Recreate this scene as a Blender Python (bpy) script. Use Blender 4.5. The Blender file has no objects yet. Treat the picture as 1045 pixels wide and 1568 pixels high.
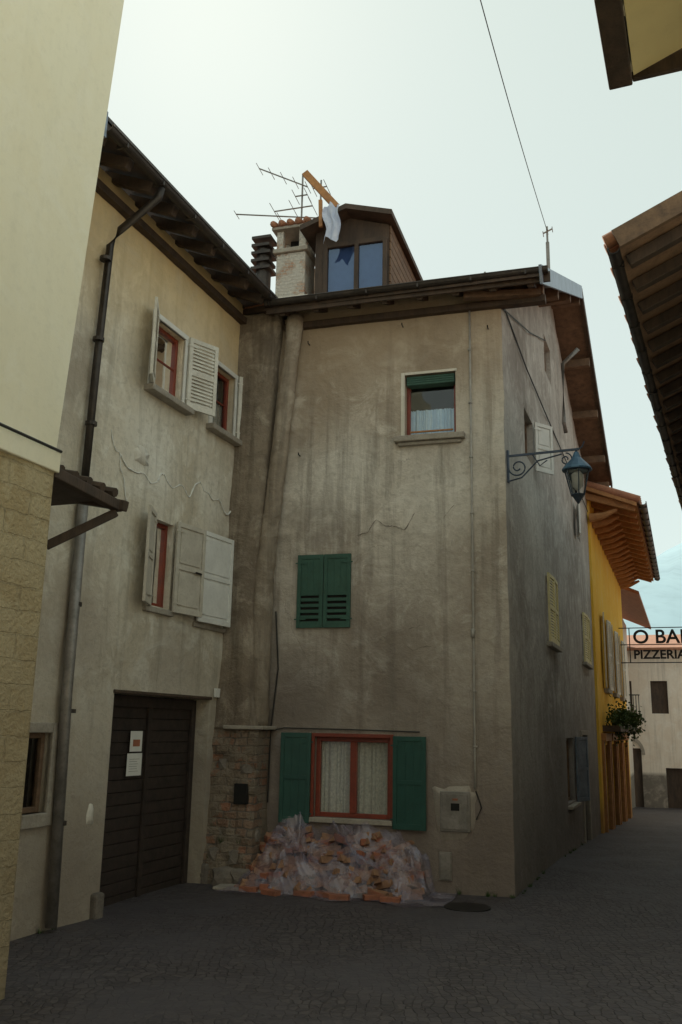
import bpy, bmesh, math, random
from mathutils import Vector, Matrix, noise
random.seed(7)
scn=bpy.context.scene
rad=math.radians
class Frame:
    def __init__(s,P,d,n): s.P=Vector(P); s.d=Vector(d).normalized(); s.n=Vector(n).normalized()
    def pt(s,a,z,o=0.0): 
        v=s.P+s.d*a+s.n*o; return Vector((v.x,v.y,s.P.z+z))
C0=Vector((2.249,12.075,0)); L0=Vector((-2.503,10.598,0)); G0=Vector((-2.424,7.432,0))
fa=rad(17); sa=rad(20.5)
fd=Vector((-math.cos(fa),math.sin(fa),0)); fn=Vector((-math.sin(fa),-math.cos(fa),0))
sd=Vector((math.sin(sa),math.cos(sa),0)); sn=Vector((math.cos(sa),-math.sin(sa),0))
FR=Frame(C0,fd,fn); SI=Frame(C0,sd,sn); LE=Frame(L0,sd,sn); NL=Frame(G0,sd,sn)
def gz(x,y):
    b=(Vector((x,y,0))-C0).dot(sd)
    t=max(0,min(b,42)-2.5)
    return -0.045*(t*t/(t+1.5)) if t>0 else 0.0
# ---------------------------------------------------------------- materials
def nt(m): m.use_nodes=True; return m.node_tree
def N(t,typ,**k):
    n=t.nodes.new(typ)
    for a,b in k.items(): setattr(n,a,b)
    return n
def col(c): return (c[0],c[1],c[2],1)
def noise_n(t,vec,scale,detail=4,rough=.6,dist=0):
    n=N(t,'ShaderNodeTexNoise'); n.inputs['Scale'].default_value=scale; n.inputs['Detail'].default_value=detail
    n.inputs['Roughness'].default_value=rough; n.inputs['Distortion'].default_value=dist
    t.links.new(vec,n.inputs['Vector']); return n
def ramp(t,src,a,b,ca=(0,0,0,1),cb=(1,1,1,1)):
    r=N(t,'ShaderNodeValToRGB'); r.color_ramp.elements[0].position=a; r.color_ramp.elements[1].position=b
    r.color_ramp.elements[0].color=ca; r.color_ramp.elements[1].color=cb
    t.links.new(src,r.inputs[0]); return r
def mixc(t,fac,a,b,mode='MIX'):
    m=N(t,'ShaderNodeMix',data_type='RGBA',blend_type=mode)
    for i,v in ((0,fac),(6,a),(7,b)):
        if isinstance(v,(int,float)): m.inputs[i].default_value=v
        elif isinstance(v,tuple): m.inputs[i].default_value=col(v)
        else: t.links.new(v,m.inputs[i])
    return m.outputs[2]
def mathn(t,op,a,b=None,clamp=False):
    m=N(t,'ShaderNodeMath',operation=op); m.use_clamp=clamp
    for i,v in ((0,a),(1,b)):
        if v is None: continue
        if isinstance(v,(int,float)): m.inputs[i].default_value=v
        else: t.links.new(v,m.inputs[i])
    return m.outputs[0]
def base(name):
    m=bpy.data.materials.new(name); t=nt(m); b=t.nodes['Principled BSDF']
    g=N(t,'ShaderNodeNewGeometry'); return m,t,b,g.outputs['Position']
def mapping(t,pos,s):
    m=N(t,'ShaderNodeMapping'); m.inputs['Scale'].default_value=s; t.links.new(pos,m.inputs[0]); return m.outputs[0]
def bump(t,b,h,st,d):
    n=N(t,'ShaderNodeBump'); n.inputs['Strength'].default_value=st; n.inputs['Distance'].default_value=d
    t.links.new(h,n.inputs['Height']); t.links.new(n.outputs[0],b.inputs['Normal']); return n
def zramp(t,pos,z0,z1):
    s=N(t,'ShaderNodeSeparateXYZ'); t.links.new(pos,s.inputs[0])
    r=N(t,'ShaderNodeMapRange'); r.inputs[1].default_value=z0; r.inputs[2].default_value=z1; r.inputs[3].default_value=0;r.inputs[4].default_value=1
    t.links.new(s.outputs[2],r.inputs[0]); return r.outputs[0]
def plaster(name,c1,c2,c3,dirt=(.16,.14,.12),zt=2.2,topc=None,ztop=(6.5,8.0),rough=.5,streak=.35,crack=.5,stains=(),big=.55,dstr=1.6,smears=.2):
    m,t,b,p=base(name)
    n1=noise_n(t,p,big,5,.66,.8); n2=noise_n(t,p,2.1,6,.70,.5); n3=noise_n(t,p,11,4,.74)
    c=mixc(t,ramp(t,n1.outputs[0],.42,.58).outputs[0],c1,c2)
    c=mixc(t,ramp(t,n2.outputs[0],.50,.64).outputs[0],c,c3)
    for (pos,r,cc,s) in stains:
        vm=N(t,'ShaderNodeVectorMath',operation='DISTANCE'); t.links.new(p,vm.inputs[0]); vm.inputs[1].default_value=tuple(pos)
        dd=mathn(t,'ADD',vm.outputs['Value'],mathn(t,'MULTIPLY',mathn(t,'SUBTRACT',n2.outputs[0],.5),r*1.5))
        k=N(t,'ShaderNodeMapRange'); k.inputs[1].default_value=r; k.inputs[2].default_value=r*.25; t.links.new(dd,k.inputs[0])
        c=mixc(t,mathn(t,'MULTIPLY',k.outputs[0],s),c,cc)
    st=noise_n(t,mapping(t,p,(3.2,3.2,.2)),1.6,5,.66,.3)
    f=mathn(t,'MULTIPLY',ramp(t,st.outputs[0],.50,.66).outputs[0],streak)
    c=mixc(t,f,c,tuple(x*.48 for x in c1))
    c=mixc(t,mathn(t,'MULTIPLY',ramp(t,n3.outputs[0],.5,.70).outputs[0],.45 if crack else .12),c,tuple(x*.55 for x in c2))
    h=mathn(t,'ADD',n3.outputs[0],mathn(t,'MULTIPLY',n2.outputs[0],1.6))
    if smears and crack:
        n5=noise_n(t,mapping(t,p,(1,1,1.7)),1.5,3,.6,.9)
        c=mixc(t,mathn(t,'MULTIPLY',ramp(t,n5.outputs[0],.54,.70).outputs[0],smears),c,tuple(min(.85,x*1.2) for x in c3))
        h=mathn(t,'ADD',h,mathn(t,'MULTIPLY',n5.outputs[0],1.2))
    if topc:
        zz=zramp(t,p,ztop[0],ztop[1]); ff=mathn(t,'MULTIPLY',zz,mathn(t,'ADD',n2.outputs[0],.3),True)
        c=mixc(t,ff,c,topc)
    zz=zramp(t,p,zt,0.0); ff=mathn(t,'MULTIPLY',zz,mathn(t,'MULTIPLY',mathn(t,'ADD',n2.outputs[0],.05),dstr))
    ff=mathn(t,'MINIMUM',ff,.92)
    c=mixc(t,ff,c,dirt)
    if crack:
        vd=N(t,'ShaderNodeTexVoronoi',feature='DISTANCE_TO_EDGE'); vd.inputs['Scale'].default_value=.6
        w=noise_n(t,p,2.2,4,.75); mv=mixc(t,.35,p,w.outputs['Color'],'ADD'); t.links.new(mv,vd.inputs['Vector'])
        cr=ramp(t,vd.outputs[0],.0,.004,(1,1,1,1),(0,0,0,1))
        msk=mathn(t,'MULTIPLY',cr.outputs[0],ramp(t,n1.outputs[0],.52,.6).outputs[0])
        c=mixc(t,mathn(t,'MULTIPLY',msk,crack),c,(.14,.115,.10))
    t.links.new(c,b.inputs['Base Color']); b.inputs['Roughness'].default_value=.92; b.inputs['Specular IOR Level'].default_value=.2
    bump(t,b,h,rough,.03)
    return m
def paint(name,c,c2=None,rough=.55,sc=6,var=.5,bs=.15,metal=0,grain=False):
    m,t,b,p=base(name)
    if c2 is None: c2=tuple(x*.62 for x in c)
    v=mapping(t,p,(1,1,.25)) if grain else p
    n=noise_n(t,v,sc,5,.65,.3); n2=noise_n(t,v,sc*6,3,.6)
    k=mixc(t,ramp(t,n.outputs[0],.35,.7).outputs[0],c,c2)
    k=mixc(t,mathn(t,'MULTIPLY',ramp(t,n2.outputs[0],.5,.8).outputs[0],var),k,tuple(x*.5 for x in c2))
    t.links.new(k,b.inputs['Base Color']); b.inputs['Roughness'].default_value=rough; b.inputs['Metallic'].default_value=metal
    if bs: bump(t,b,n2.outputs[0],bs,.01)
    return m
def glassm(name,tint=(.75,.85,.9),f0=.07,gc=(1,1,1)):
    m=bpy.data.materials.new(name); t=nt(m); t.nodes.clear()
    o=N(t,'ShaderNodeOutputMaterial'); mx=N(t,'ShaderNodeMixShader'); tr=N(t,'ShaderNodeBsdfTransparent'); gl=N(t,'ShaderNodeBsdfGlossy')
    tr.inputs[0].default_value=col(tint); gl.inputs['Roughness'].default_value=.03; gl.inputs[0].default_value=col(gc)
    lw=N(t,'ShaderNodeFresnel'); lw.inputs[0].default_value=1.5
    a=mathn(t,'ADD',lw.outputs[0],f0); t.links.new(a,mx.inputs[0]); t.links.new(tr.outputs[0],mx.inputs[1]); t.links.new(gl.outputs[0],mx.inputs[2])
    ge=N(t,'ShaderNodeNewGeometry'); nz=noise_n(t,ge.outputs['Position'],2.5,2,.5); bp=N(t,'ShaderNodeBump'); bp.inputs['Strength'].default_value=.12; bp.inputs['Distance'].default_value=.05
    t.links.new(nz.outputs[0],bp.inputs['Height']); t.links.new(bp.outputs[0],gl.inputs['Normal'])
    t.links.new(mx.outputs[0],o.inputs[0]); return m
M={}
DK=(.16,.13,.11); LT=(.78,.75,.69); BR=(.28,.205,.14)
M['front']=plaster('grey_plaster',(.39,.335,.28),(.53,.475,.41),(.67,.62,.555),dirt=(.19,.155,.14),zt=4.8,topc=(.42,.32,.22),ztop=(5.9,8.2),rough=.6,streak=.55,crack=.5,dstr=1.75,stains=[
 (FR.pt(1.05,7.35),.65,DK,.75),(FR.pt(2.95,2.4),.9,DK,.65),(FR.pt(1.4,2.3),.7,DK,.45),(FR.pt(2.8,7.6),1.2,BR,.6),(FR.pt(1.7,7.9),.8,BR,.55),(FR.pt(2.4,5.6),.95,LT,.6),(FR.pt(1.0,5.2),.9,LT,.5),(FR.pt(1.3,4.1),.9,LT,.3),(FR.pt(.2,6.3),.8,LT,.35),(FR.pt(2.5,4.75),.5,DK,.4),(FR.pt(2.9,6.3),.7,BR,.4),(FR.pt(.25,.5),.7,DK,.5),(FR.pt(1.9,.4),1.0,DK,.6),(FR.pt(1.6,3.1),.8,DK,.35)])
M['side']=plaster('side_plaster',(.36,.33,.305),(.45,.42,.395),(.55,.525,.495),dirt=(.18,.16,.155),zt=3.6,rough=.6,stains=[(SI.pt(1.5,7.6),1.3,DK,.5),(SI.pt(4,1.5),1.8,DK,.5),(SI.pt(2.5,5.2),1.3,LT,.35),(SI.pt(8,5.6),1.8,DK,.4),(SI.pt(.8,3.5),.9,DK,.35)])
M['left']=plaster('cream_plaster',(.60,.535,.43),(.69,.63,.53),(.79,.75,.66),dirt=(.29,.245,.205),zt=3.8,topc=(.76,.55,.26),ztop=(6.3,8.1),rough=.5,streak=.42,crack=.3,stains=[(LE.pt(2.9,4.2),1.2,(.34,.285,.235),.75),(LE.pt(-.9,3),.9,(.38,.325,.275),.6),(LE.pt(1.2,2.8),.9,(.44,.385,.33),.5),(LE.pt(.4,5.25),.8,(.84,.82,.76),.7),(LE.pt(2.0,5.2),.6,(.84,.82,.76),.5),(LE.pt(-1.3,5.8),.8,(.36,.305,.25),.75),(LE.pt(-1.3,7.3),.7,(.36,.30,.24),.6),(LE.pt(2.6,1.4),.9,(.26,.22,.19),.7),(LE.pt(-.6,.5),.9,(.28,.24,.20),.65),(LE.pt(2.9,6.0),.7,(.44,.355,.27),.6)])  # warm glow below the eaves is put into the top colour
M['butt']=plaster('buttress_plaster',(.19,.15,.115),(.27,.22,.17),(.38,.325,.26),dirt=(.16,.13,.11),zt=3,rough=.9,streak=.6,big=1.1)
M['flue']=plaster('flue_plaster',(.27,.22,.17),(.36,.30,.24),(.46,.40,.33),dirt=(.18,.15,.12),zt=4.5,rough=.8,streak=.5,big=1.1)
M['nlup']=plaster('pale_cream_plaster',(.83,.78,.61),(.84,.80,.64),(.85,.81,.66),dirt=(.5,.44,.3),zt=.1,rough=.10,streak=.05,crack=0)
M['rearw']=plaster('warm_white_plaster',(.83,.79,.72),(.84,.8,.74),(.85,.82,.76),dirt=(.6,.55,.5),zt=.5,rough=.2,streak=.05,crack=0)
M['yellow']=plaster('yellow_plaster',(.82,.47,.06),(.85,.53,.08),(.83,.54,.13),dirt=(.45,.25,.08),zt=.5,rough=.2,streak=.15,crack=0)  # street wall gets no sun; sunlit look put into the saturated colour
M['far']=plaster('pink_plaster',(.76,.66,.56),(.80,.72,.63),(.83,.76,.68),zt=.2,rough=.2,crack=0)
M['patch']=plaster('repair_plaster',(.42,.375,.325),(.48,.435,.38),(.54,.50,.45),dirt=(.3,.26,.23),zt=2.5,rough=.6,crack=0)
M['lpatch']=plaster('cream_repair',(.66,.62,.55),(.72,.68,.61),(.76,.73,.67),zt=.1,rough=.4,crack=0)
M['white']=paint('white_paint',(.72,.70,.64),(.56,.53,.47),.6,5,.35)
M['whiteb']=paint('white_new_paint',(.80,.80,.78),(.68,.68,.66),.5,4,.2)
M['offw']=paint('grey_white_paint',(.58,.54,.47),(.47,.43,.37),.6,5,.4)
M['green']=paint('dark_green_paint',(.010,.062,.052),(.018,.085,.068),.45,4,.4)
M['green2']=paint('faded_green_paint',(.035,.105,.078),(.025,.078,.056),.6,4,.5)
M['red']=paint('red_brown_paint',(.25,.042,.02),(.16,.03,.018),.4,6,.4)
M['dwood']=paint('dark_wood',(.085,.055,.038),(.04,.028,.021),.75,7,.5,.4,grain=True)
M['wood']=paint('weathered_wood',(.21,.13,.08),(.10,.065,.045),.8,7,.5,.4)
M['owood']=paint('orange_wood',(.46,.22,.08),(.28,.13,.05),.7,7,.4,.3)
M['door']=paint('garage_door_wood',(.050,.035,.03),(.022,.017,.015),.6,9,.5,.3)
M['zinc']=paint('zinc_metal',(.30,.28,.265),(.17,.16,.15),.5,5,.4,.1,.5)
M['dmetal']=paint('dark_metal',(.07,.058,.052),(.035,.03,.028),.5,6,.3,.1,.5)
M['bmetal']=paint('blue_grey_sheet_metal',(.26,.31,.40),(.16,.20,.26),.4,4,.4,.1,.5)
M['stone']=paint('stone_trim',(.40,.36,.31),(.28,.25,.215),.85,6,.5,.6)
M['dstone']=paint('dark_rubble_stone',(.22,.19,.165),(.13,.115,.10),.9,7,.5,.8)
M['tile']=paint('clay_tile',(.40,.18,.10),(.24,.11,.07),.85,5,.5,.4)
M['brick']=paint('clay_brick',(.42,.15,.085),(.20,.09,.06),.85,4,.5,.4)
M['log']=paint('split_firewood',(.40,.23,.14),(.17,.085,.05),.85,5,.5,.5)
M['paper']=paint('paper',(.80,.80,.77),(.72,.72,.7),.7,3,.1,0)
M['dark']=paint('dark_interior',(.012,.011,.010),(.008,.008,.008),.9,3,.1,0)
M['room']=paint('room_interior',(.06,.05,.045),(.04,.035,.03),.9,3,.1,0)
M['curtain']=paint('lace_curtain',(.70,.66,.57),(.40,.38,.33),.9,30,.6,0)
M['lcurt']=paint('blue_curtain',(.62,.76,.88),(.48,.64,.80),.9,8,.2,0)
M['dormer_back']=paint('dormer_sky_backdrop',(.11,.16,.25),(.08,.11,.19),.8,2,.2,0)  # blue backdrop behind the panes; sky reflection put into its colour
M['glass']=glassm('window_glass',(.88,.91,.93),.03)
M['sky_glass']=glassm('dormer_glass',(.6,.7,.9),.12,(.45,.56,.75))  # bluish sky reflection tinted into the pane's gloss colour
M['pvc']=paint('cable_plastic',(.42,.40,.37),(.29,.27,.25),.5,9,.2,0)
M['iron']=paint('black_iron',(.02,.02,.022),(.012,.012,.013),.5,8,.3,0,.4)
M['biron']=paint('blue_black_iron',(.05,.07,.11),(.03,.045,.07),.5,8,.3,0,.3)
M['cop']=paint('verdigris_cap',(.08,.17,.27),(.05,.11,.18),.45,6,.3,.1,.3)
M['cable']=paint('black_cable',(.03,.028,.026),(.02,.02,.02),.6,8,.1,0)
M['leaf']=paint('plant_leaves',(.05,.10,.02),(.03,.06,.015),.6,9,.4,0)
M['ylouv']=paint('yellow_white_louvre_paint',(.76,.66,.36),(.62,.54,.3),.6,6,.3)
M['ysof']=paint('yellow_soffit_paint',(.86,.74,.40),(.82,.69,.35),.7,1.5,.1,0)
M['crackc']=paint('dark_crack_render',(.28,.24,.20),(.18,.155,.13),.9,9,.4,.3)  # darker plaster tone for the thin crack ridges
def masonry(name,ca,cb,mort,sc,pl=.5,plc=(.45,.38,.3),ms=.03,darkz=None,w_=-.6,h_=.25,nst=.9):
    m,t,b,p=base(name)
    s=N(t,'ShaderNodeSeparateXYZ'); t.links.new(p,s.inputs[0]); c=N(t,'ShaderNodeCombineXYZ')
    t.links.new(mathn(t,'ADD',s.outputs[0],mathn(t,'MULTIPLY',s.outputs[1],w_)),c.inputs[0]); t.links.new(s.outputs[2],c.inputs[1])
    w=noise_n(t,p,5,2); v=mixc(t,.06,c.outputs[0],w.outputs['Color'],'ADD')
    br=N(t,'ShaderNodeTexBrick'); t.links.new(v,br.inputs['Vector'])
    br.inputs['Color1'].default_value=col(ca); br.inputs['Color2'].default_value=col(cb); br.inputs['Mortar'].default_value=col(mort)
    br.inputs['Scale'].default_value=sc; br.inputs['Mortar Size'].default_value=ms; br.inputs['Mortar Smooth'].default_value=.4
    br.inputs['Brick Width'].default_value=.5; br.inputs['Row Height'].default_value=h_
    n=noise_n(t,p,3.2,5,.65); n2=noise_n(t,p,26,4)
    k=mixc(t,ramp(t,n.outputs[0],.62-pl*.3,.68-pl*.3).outputs[0],br.outputs[0],plc)
    k=mixc(t,mathn(t,'MULTIPLY',n2.outputs[0],.5),k,tuple(x*.35 for x in plc))
    if darkz: k=mixc(t,mathn(t,'MULTIPLY',zramp(t,p,darkz,0),.75),k,(.2,.16,.11))  # wall colour darkens towards the bottom
    t.links.new(k,b.inputs['Base Color']); b.inputs['Roughness'].default_value=.9
    h=mathn(t,'ADD',mathn(t,'MULTIPLY',br.outputs['Fac'],-.6),mathn(t,'ADD',n2.outputs[0],n.outputs[0])); bump(t,b,h,nst,.03); return m
M['chim']=masonry('chimney_brick',(.50,.28,.18),(.58,.46,.37),(.60,.57,.52),4.2,.65,(.68,.64,.58))
M['base']=masonry('rough_masonry',(.34,.15,.09),(.26,.22,.17),(.17,.14,.12),2.4,.5,(.27,.22,.17))
M['nllo']=masonry('ochre_block_wall',(.52,.41,.23),(.60,.49,.29),(.44,.35,.20),1.3,.6,(.60,.50,.31),ms=.010,darkz=4.5,w_=.4)
def ground_mat():
    m,t,b,p=base('cobbled_ground')
    w=noise_n(t,p,.7,3); v=mixc(t,.5,p,w.outputs['Color'],'ADD')
    vo=N(t,'ShaderNodeTexVoronoi',feature='DISTANCE_TO_EDGE'); vo.inputs['Scale'].default_value=11.5; vo.inputs['Randomness'].default_value=.5; t.links.new(v,vo.inputs['Vector'])
    vc=N(t,'ShaderNodeTexVoronoi'); vc.inputs['Scale'].default_value=11.5; vc.inputs['Randomness'].default_value=.5; t.links.new(v,vc.inputs['Vector'])
    hsv=N(t,'ShaderNodeSeparateColor'); t.links.new(vc.outputs['Color'],hsv.inputs[0])
    n1=noise_n(t,p,.55,5,.68,.6); n2=noise_n(t,p,13,5,.7)
    k=mixc(t,hsv.outputs[0],(.050,.043,.050),(.090,.077,.082))
    k=mixc(t,mathn(t,'MULTIPLY',ramp(t,n1.outputs[0],.45,.62).outputs[0],.75),k,(.070,.064,.076))
    k=mixc(t,mathn(t,'MULTIPLY',ramp(t,n2.outputs[0],.56,.74).outputs[0],.4),k,(.17,.15,.14))
    e=ramp(t,vo.outputs[0],.0,.08,(1,1,1,1),(0,0,0,1))
    em=mathn(t,'MULTIPLY',e.outputs[0],ramp(t,n1.outputs[0],.42,.60,(.75,.75,.75,1),(.12,.12,.12,1)).outputs[0])
    k=mixc(t,mathn(t,'MULTIPLY',em,.8),k,(.028,.024,.027))
    t.links.new(k,b.inputs['Base Color']); b.inputs['Roughness'].default_value=.62
    h=mathn(t,'SUBTRACT',mathn(t,'ADD',mathn(t,'MULTIPLY',n2.outputs[0],.4),mathn(t,'MULTIPLY',n1.outputs[0],1.2)),mathn(t,'MULTIPLY',em,1.0))
    bump(t,b,h,.8,.02); return m
M['ground']=ground_mat()
def tarp_mat():
    m,t,b,p=base('plastic_sheet')
    n=noise_n(t,p,4,4,.6); k=mixc(t,ramp(t,n.outputs[0],.35,.65).outputs[0],(.36,.36,.50),(.56,.46,.48))
    t.links.new(k,b.inputs['Base Color']); b.inputs['Roughness'].default_value=.2; b.inputs['Specular IOR Level'].default_value=.9
    o=t.nodes['Material Output']; mx=N(t,'ShaderNodeMixShader'); tr=N(t,'ShaderNodeBsdfTransparent'); tr.inputs[0].default_value=(.95,.92,.97,1)
    n2=noise_n(t,p,2.8,4,.65); r=ramp(t,n2.outputs[0],.38,.60,(.48,.48,.48,1),(.86,.86,.86,1))
    t.links.new(r.outputs[0],mx.inputs[0]); t.links.new(b.outputs[0],mx.inputs[1]); t.links.new(tr.outputs[0],mx.inputs[2]); t.links.new(mx.outputs[0],o.inputs[0])
    return m
M['tarp']=tarp_mat()
M['cloth']=paint('pale_blue_tarp',(.60,.65,.80),(.46,.52,.68),.5,8,.2,.4)
# ---------------------------------------------------------------- mesh builder
def empty(name):
    e=bpy.data.objects.new(name,None); e.empty_display_size=.3; scn.collection.objects.link(e); return e
class MB:
    def __init__(s): s.v=[]; s.f=[]
    def add(s,vs,fs):
        k=len(s.v); s.v+= [tuple(x) for x in vs]; s.f+=[tuple(i+k for i in f) for f in fs]
    def hexa(s,p): s.add(p,[(0,1,2,3),(7,6,5,4),(0,4,5,1),(1,5,6,2),(2,6,7,3),(3,7,4,0)])
    def box(s,fr,a0,a1,z0,z1,o0,o1):
        s.hexa([fr.pt(a0,z0,o0),fr.pt(a1,z0,o0),fr.pt(a1,z0,o1),fr.pt(a0,z0,o1),fr.pt(a0,z1,o0),fr.pt(a1,z1,o0),fr.pt(a1,z1,o1),fr.pt(a0,z1,o1)])
    def beam(s,p0,p1,w,h,up=Vector((0,0,1))):
        p0=Vector(p0);p1=Vector(p1); d=(p1-p0).normalized(); x=d.cross(up).normalized()*w/2; y=x.cross(d).normalized()*h/2
        s.hexa([p0-x-y,p0+x-y,p0+x+y,p0-x+y,p1-x-y,p1+x-y,p1+x+y,p1-x+y])
    def tube(s,pts,r,n=10):
        pts=[Vector(p) for p in pts]; k=len(s.v)
        rs=r if isinstance(r,list) else [r]*len(pts)
        for i,p in enumerate(pts):
            a=pts[max(i-1,0)]; c=pts[min(i+1,len(pts)-1)]; d=(c-a).normalized()
            u=d.cross(Vector((0,0,1))); 
            if u.length<.2: u=d.cross(Vector((1,0,0)))
            u.normalize(); w=u.cross(d)
            for j in range(n):
                an=2*math.pi*j/n; s.v.append(tuple(p+(u*math.cos(an)+w*math.sin(an))*rs[i]))
        for i in range(len(pts)-1):
            for j in range(n):
                s.f.append((k+i*n+j,k+i*n+(j+1)%n,k+(i+1)*n+(j+1)%n,k+(i+1)*n+j))
        s.f.append(tuple(k+j for j in range(n))); e=k+(len(pts)-1)*n; s.f.append(tuple(e+n-1-j for j in range(n)))
    def obj(s,name,mat,parent=None,bevel=0,smooth=False,fix=True):
        me=bpy.data.meshes.new(name); me.from_pydata(s.v,[],s.f); 
        if fix:
            bm=bmesh.new(); bm.from_mesh(me); bmesh.ops.recalc_face_normals(bm,faces=bm.faces); bm.to_mesh(me); bm.free()
        ob=bpy.data.objects.new(name,me); scn.collection.objects.link(ob); me.materials.append(mat)
        if parent: ob.parent=parent
        if smooth:
            for p in me.polygons: p.use_smooth=True
        if bevel:
            b=ob.modifiers.new('bevel','BEVEL'); b.width=bevel; b.segments=2; b.limit_method='ANGLE'
        return ob
def steps(a0,a1,extra,st):
    s=sorted(set([a0,a1]+[e for e in extra if a0<e<a1])); out=[]
    for i in range(len(s)-1):
        k=max(1,int(math.ceil((s[i+1]-s[i])/st)))
        out+=[s[i]+(s[i+1]-s[i])*j/k for j in range(k)]
    return out+[s[-1]]
def wall(name,fr,a0,a1,z0,z1,holes,mat,parent,depth=.22,topf=None,st=.16,amp=.018,off=0,corner=False):
    A=steps(a0,a1,[h[0] for h in holes]+[h[1] for h in holes],st); Z=steps(z0,z1,[h[2] for h in holes]+[h[3] for h in holes],st)
    mb=MB(); idx={}
    def vid(i,j):
        if (i,j) in idx: return idx[(i,j)]
        a,z=A[i],Z[j]; o=off
        edge=any(h[0]-1e-4<=a<=h[1]+1e-4 and h[2]-1e-4<=z<=h[3]+1e-4 for h in holes) or i in (0,len(A)-1)
        p=fr.pt(a,z,0)
        if not edge: o+=amp*(noise.noise(p*1.1)*1.3+noise.noise(p*2.9)*.7)
        if topf: z=min(z,topf(a))
        q=fr.pt(a,z,o)
        if corner and i==0:
            q+=(fn+sn)*(.016*noise.noise(Vector((z*1.6,3,1)))+.008*noise.noise(Vector((z*4.5,3,1)))-.006)
        mb.v.append(tuple(q)); idx[(i,j)]=len(mb.v)-1; return idx[(i,j)]
    for i in range(len(A)-1):
        for j in range(len(Z)-1):
            ca=(A[i]+A[i+1])/2; cz=(Z[j]+Z[j+1])/2
            if any(h[0]<ca<h[1] and h[2]<cz<h[3] for h in holes): continue
            if topf and Z[j]>=max(topf(A[i]),topf(A[i+1])): continue
            mb.f.append((vid(i,j),vid(i+1,j),vid(i+1,j+1),vid(i,j+1)))
    ob=mb.obj(name,mat,parent,smooth=True)
    mb=MB()
    for h in holes:
        d=h[4] if len(h)>4 else depth
        c=[(h[0],h[2]),(h[1],h[2]),(h[1],h[3]),(h[0],h[3])]
        for k in range(4):
            p,q=c[k],c[(k+1)%4]
            mb.add([fr.pt(p[0],p[1],off),fr.pt(q[0],q[1],off),fr.pt(q[0],q[1],off-d),fr.pt(p[0],p[1],off-d)],[(0,1,2,3)])
    if holes: mb.obj('reveals',mat,parent)
    return ob
def window(fr,par,a0,a1,z0,z1,d,mat,cas=2,curtain=None,bar=0,fw=.055,glass='glass',czr=(0,1),room='room'):
    m=MB(); o0,o1=-d-.005,-d+.055
    m.box(fr,a0,a0+fw,z0,z1,o0,o1); m.box(fr,a1-fw,a1,z0,z1,o0,o1); m.box(fr,a0+fw,a1-fw,z0,z0+fw,o0,o1-.002); m.box(fr,a0+fw,a1-fw,z1-fw,z1,o0,o1-.002)
    W=(a1-a0-2*fw)/cas
    for i in range(1,cas): c=a0+fw+W*i; m.box(fr,c-.045,c+.045,z0+fw,z1-fw,o0,o1+.01)
    for k in range(bar):
        z=z0+(z1-z0)*(k+1)/(bar+1); 
        m.box(fr,a0+fw,a1-fw,z-.012,z+.012,o0+.012,o1-.02)
    m.obj('window_frame',mat,par,bevel=.006)
    g=MB(); g.add([fr.pt(a0,z0,-d+.02),fr.pt(a1,z0,-d+.02),fr.pt(a1,z1,-d+.02),fr.pt(a0,z1,-d+.02)],[(0,1,2,3)]); g.obj('window_glass',M[glass],par)
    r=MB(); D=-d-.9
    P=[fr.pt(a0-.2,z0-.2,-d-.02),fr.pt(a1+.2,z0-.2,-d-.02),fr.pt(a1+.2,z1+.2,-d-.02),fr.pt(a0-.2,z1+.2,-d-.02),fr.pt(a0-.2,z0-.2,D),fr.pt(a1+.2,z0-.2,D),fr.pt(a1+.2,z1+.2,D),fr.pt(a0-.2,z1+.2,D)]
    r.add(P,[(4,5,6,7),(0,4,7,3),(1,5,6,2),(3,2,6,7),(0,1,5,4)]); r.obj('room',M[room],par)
    if curtain:
        n=90; c=MB(); zb=z0+(z1-z0)*czr[0]; zt=z0+(z1-z0)*czr[1]
        for i in range(n+1):
            a=a0+(a1-a0)*i/n; w=.022*math.sin(i*1.05+math.sin(i*.3)*2)+.012*math.sin(i*.37); 
            c.v+= [tuple(fr.pt(a,zb,-d-.045+w)),tuple(fr.pt(a,zt,-d-.04+w*.8))]
        for i in range(n): c.f.append((2*i,2*i+2,2*i+3,2*i+1))
        c.obj('curtain',M[curtain],par,smooth=True)
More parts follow.
